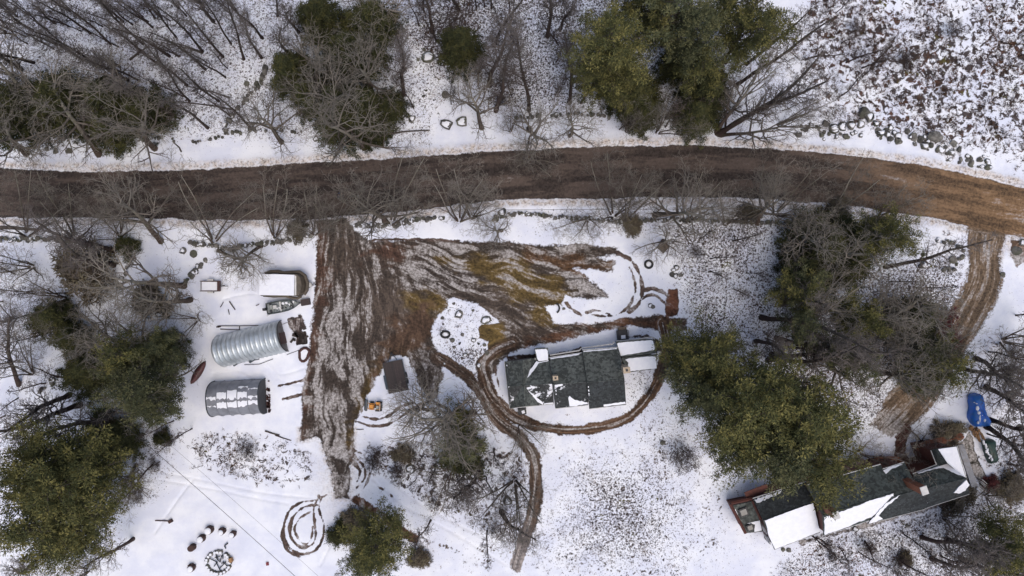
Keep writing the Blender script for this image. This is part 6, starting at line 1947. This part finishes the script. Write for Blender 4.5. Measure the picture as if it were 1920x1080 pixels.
for bx, by, R, h, v, ds in ((175, 515, 4.2, 3.6, 1, "brownish twiggy thicket"), (243, 462, 1.6, 1.8, 0, None), (1735, 620, 3.6, 3.2, 2, "dark red thicket"), (790, 1045, 1.6, 1.4, 1, "brownish twiggy thicket"), (870, 850, 3.0, 3.0, 0, None), (640, 1000, 1.8, 1.8, 0, None), (1790, 920, 2.6, 2.4, 1, "brownish twiggy thicket"),
                            (200, 800, 2.6, 2.2, 0, None), (1890, 915, 2.4, 1.6, 1, "brownish twiggy thicket"), (1695, 1045, 1.2, .7, 1, "brownish twiggy thicket"), (1853, 905, 1.2, 1.0, 2, "dark red thicket"), (670, 975, 2.2, 1.6, 1, "brownish twiggy thicket"), (1400, 400, 1.6, 1.2, 1, "brownish twiggy thicket"), (1185, 425, 1.6, 1.0, 1, "brownish twiggy thicket"),
                            (560, 430, 1.6, 1.4, 1, "brownish twiggy thicket"), (1560, 400, 2.2, 1.4, 1, "brownish twiggy thicket"), (760, 850, 1.6, 1.2, 1, "brownish twiggy thicket"), (285, 560, 2.6, 2.6, 1, "brownish twiggy thicket"), (310, 820, 1.2, 2.0, 0, None), (1640, 430, 2.2, 1.6, 1, "brownish twiggy thicket"), (1770, 810, 2.2, 1.8, 1, "brownish twiggy thicket")):
    tree('eshrub', bx, by, h, R, var=v, desc=ds)
rs = random.Random(9)
for x0, y0, x1, y1, n_ in ((0, 0, 480, 235, 48), (740, 0, 1080, 230, 34), (1100, 120, 1480, 245, 12), (1270, 440, 1500, 720, 16), (1500, 480, 1760, 800, 12), (0, 480, 130, 800, 14), (1480, 1000, 1900, 1075, 16), (1850, 560, 1915, 980, 12), (200, 600, 380, 880, 10), (690, 840, 960, 1000, 10), (1480, 20, 1640, 200, 8)):
    for _ in range(n_):
        x, y = rs.uniform(x0, x1), rs.uniform(y0, y1)
        h_ = rs.uniform(5, 10)
        k_ = 1 + h_ / (CAM_H - h_)
        tree('sapling', x, y, h_, rs.uniform(1.1, 2.1), 960 + (x - 960) * k_ + rs.uniform(-12, 12), 540 + (y - 540) * k_ + rs.uniform(-12, 12))
for (x, y) in [(1215, 735), (1600, 60), (1700, 120), (1780, 60), (700, 850), (740, 880), (820, 940), (880, 930), (930, 990), (1270, 650), (1750, 930), (1620, 1020), (1680, 1060), (1560, 1040), (700, 870), (1300, 480), (470, 840), (300, 870), (270, 930), (1250, 700), (1880, 700), (1900, 660), (640, 130), (940, 190)]:
    tree('shrub', x + rs.uniform(-6, 6), y + rs.uniform(-6, 6), rs.uniform(1.0, 2.4), rs.uniform(.8, 1.8))

# ------------------------------------------------------------------ ground brush (uncountable)
def tufts(name, n, field, thr, hmin, hmax, mat, seed, label, blades=7, spread=.9, xlim=(-61, 61), ylim=(-35, 35)):
    rng = np.random.RandomState(seed)
    x = rng.uniform(*xlim, n * 6)
    y = rng.uniform(*ylim, n * 6)
    ix = np.clip(np.searchsorted(gx, x), 0, nx - 1)
    iy = np.clip(np.searchsorted(gy, y), 0, ny - 1)
    w = field[iy, ix] * (fbm(x, y, 2.2, seed + 500) * 1.6) ** 2.2
    keep = (rng.uniform(0, 1, len(x)) < (w - thr)) & (dirt.reshape(ny, nx)[iy, ix] < -.3)
    x, y, ix, iy = x[keep][:n], y[keep][:n], ix[keep][:n], iy[keep][:n]
    m = len(x)
    C = np.stack([x, y, ZG[iy, ix]], 1)
    C = np.repeat(C, blades, 0) + rng.normal(0, .10, (m * blades, 3)) * np.array([1, 1, 0])
    Nn = rng.normal(0, spread, (m * blades, 3))
    Nn[:, 2] = np.abs(Nn[:, 2]) * .5 + .7
    Nn /= np.linalg.norm(Nn, axis=1)[:, None]
    Lh = np.repeat(rng.uniform(hmin, hmax, m), blades) * rng.uniform(.5, 1.1, m * blades)
    T = np.clip(np.repeat(rng.uniform(0, 1, m), blades) + rng.normal(0, .12, m * blades), 0, 1)
    me = blade_mesh(name, C, Nn, Lh, Lh * .045 + .022, T, mat, rng)
    o = bpy.data.objects.new(name, me)
    COL.objects.link(o)
    tag(o, label, None, kind="stuff")
    print(name, m)


M['weeds'] = leaf_mat("dead_weeds", (0.050, 0.038, 0.040, 1), (0.085, 0.060, 0.050, 1), (0.16, 0.085, 0.045, 1))
tufts("dead_brush_undergrowth", 26000, DENS, .12, .12, .40, M['weeds'], 900, "dark brown dead weeds and brush poking through the snow", blades=8)
tufts("twiggy_undergrowth", 24000, LIT, .12, .10, .35, M['weeds'], 901, "thin leaf scraps and twigs poking through the snow", blades=5)

flush_labels()
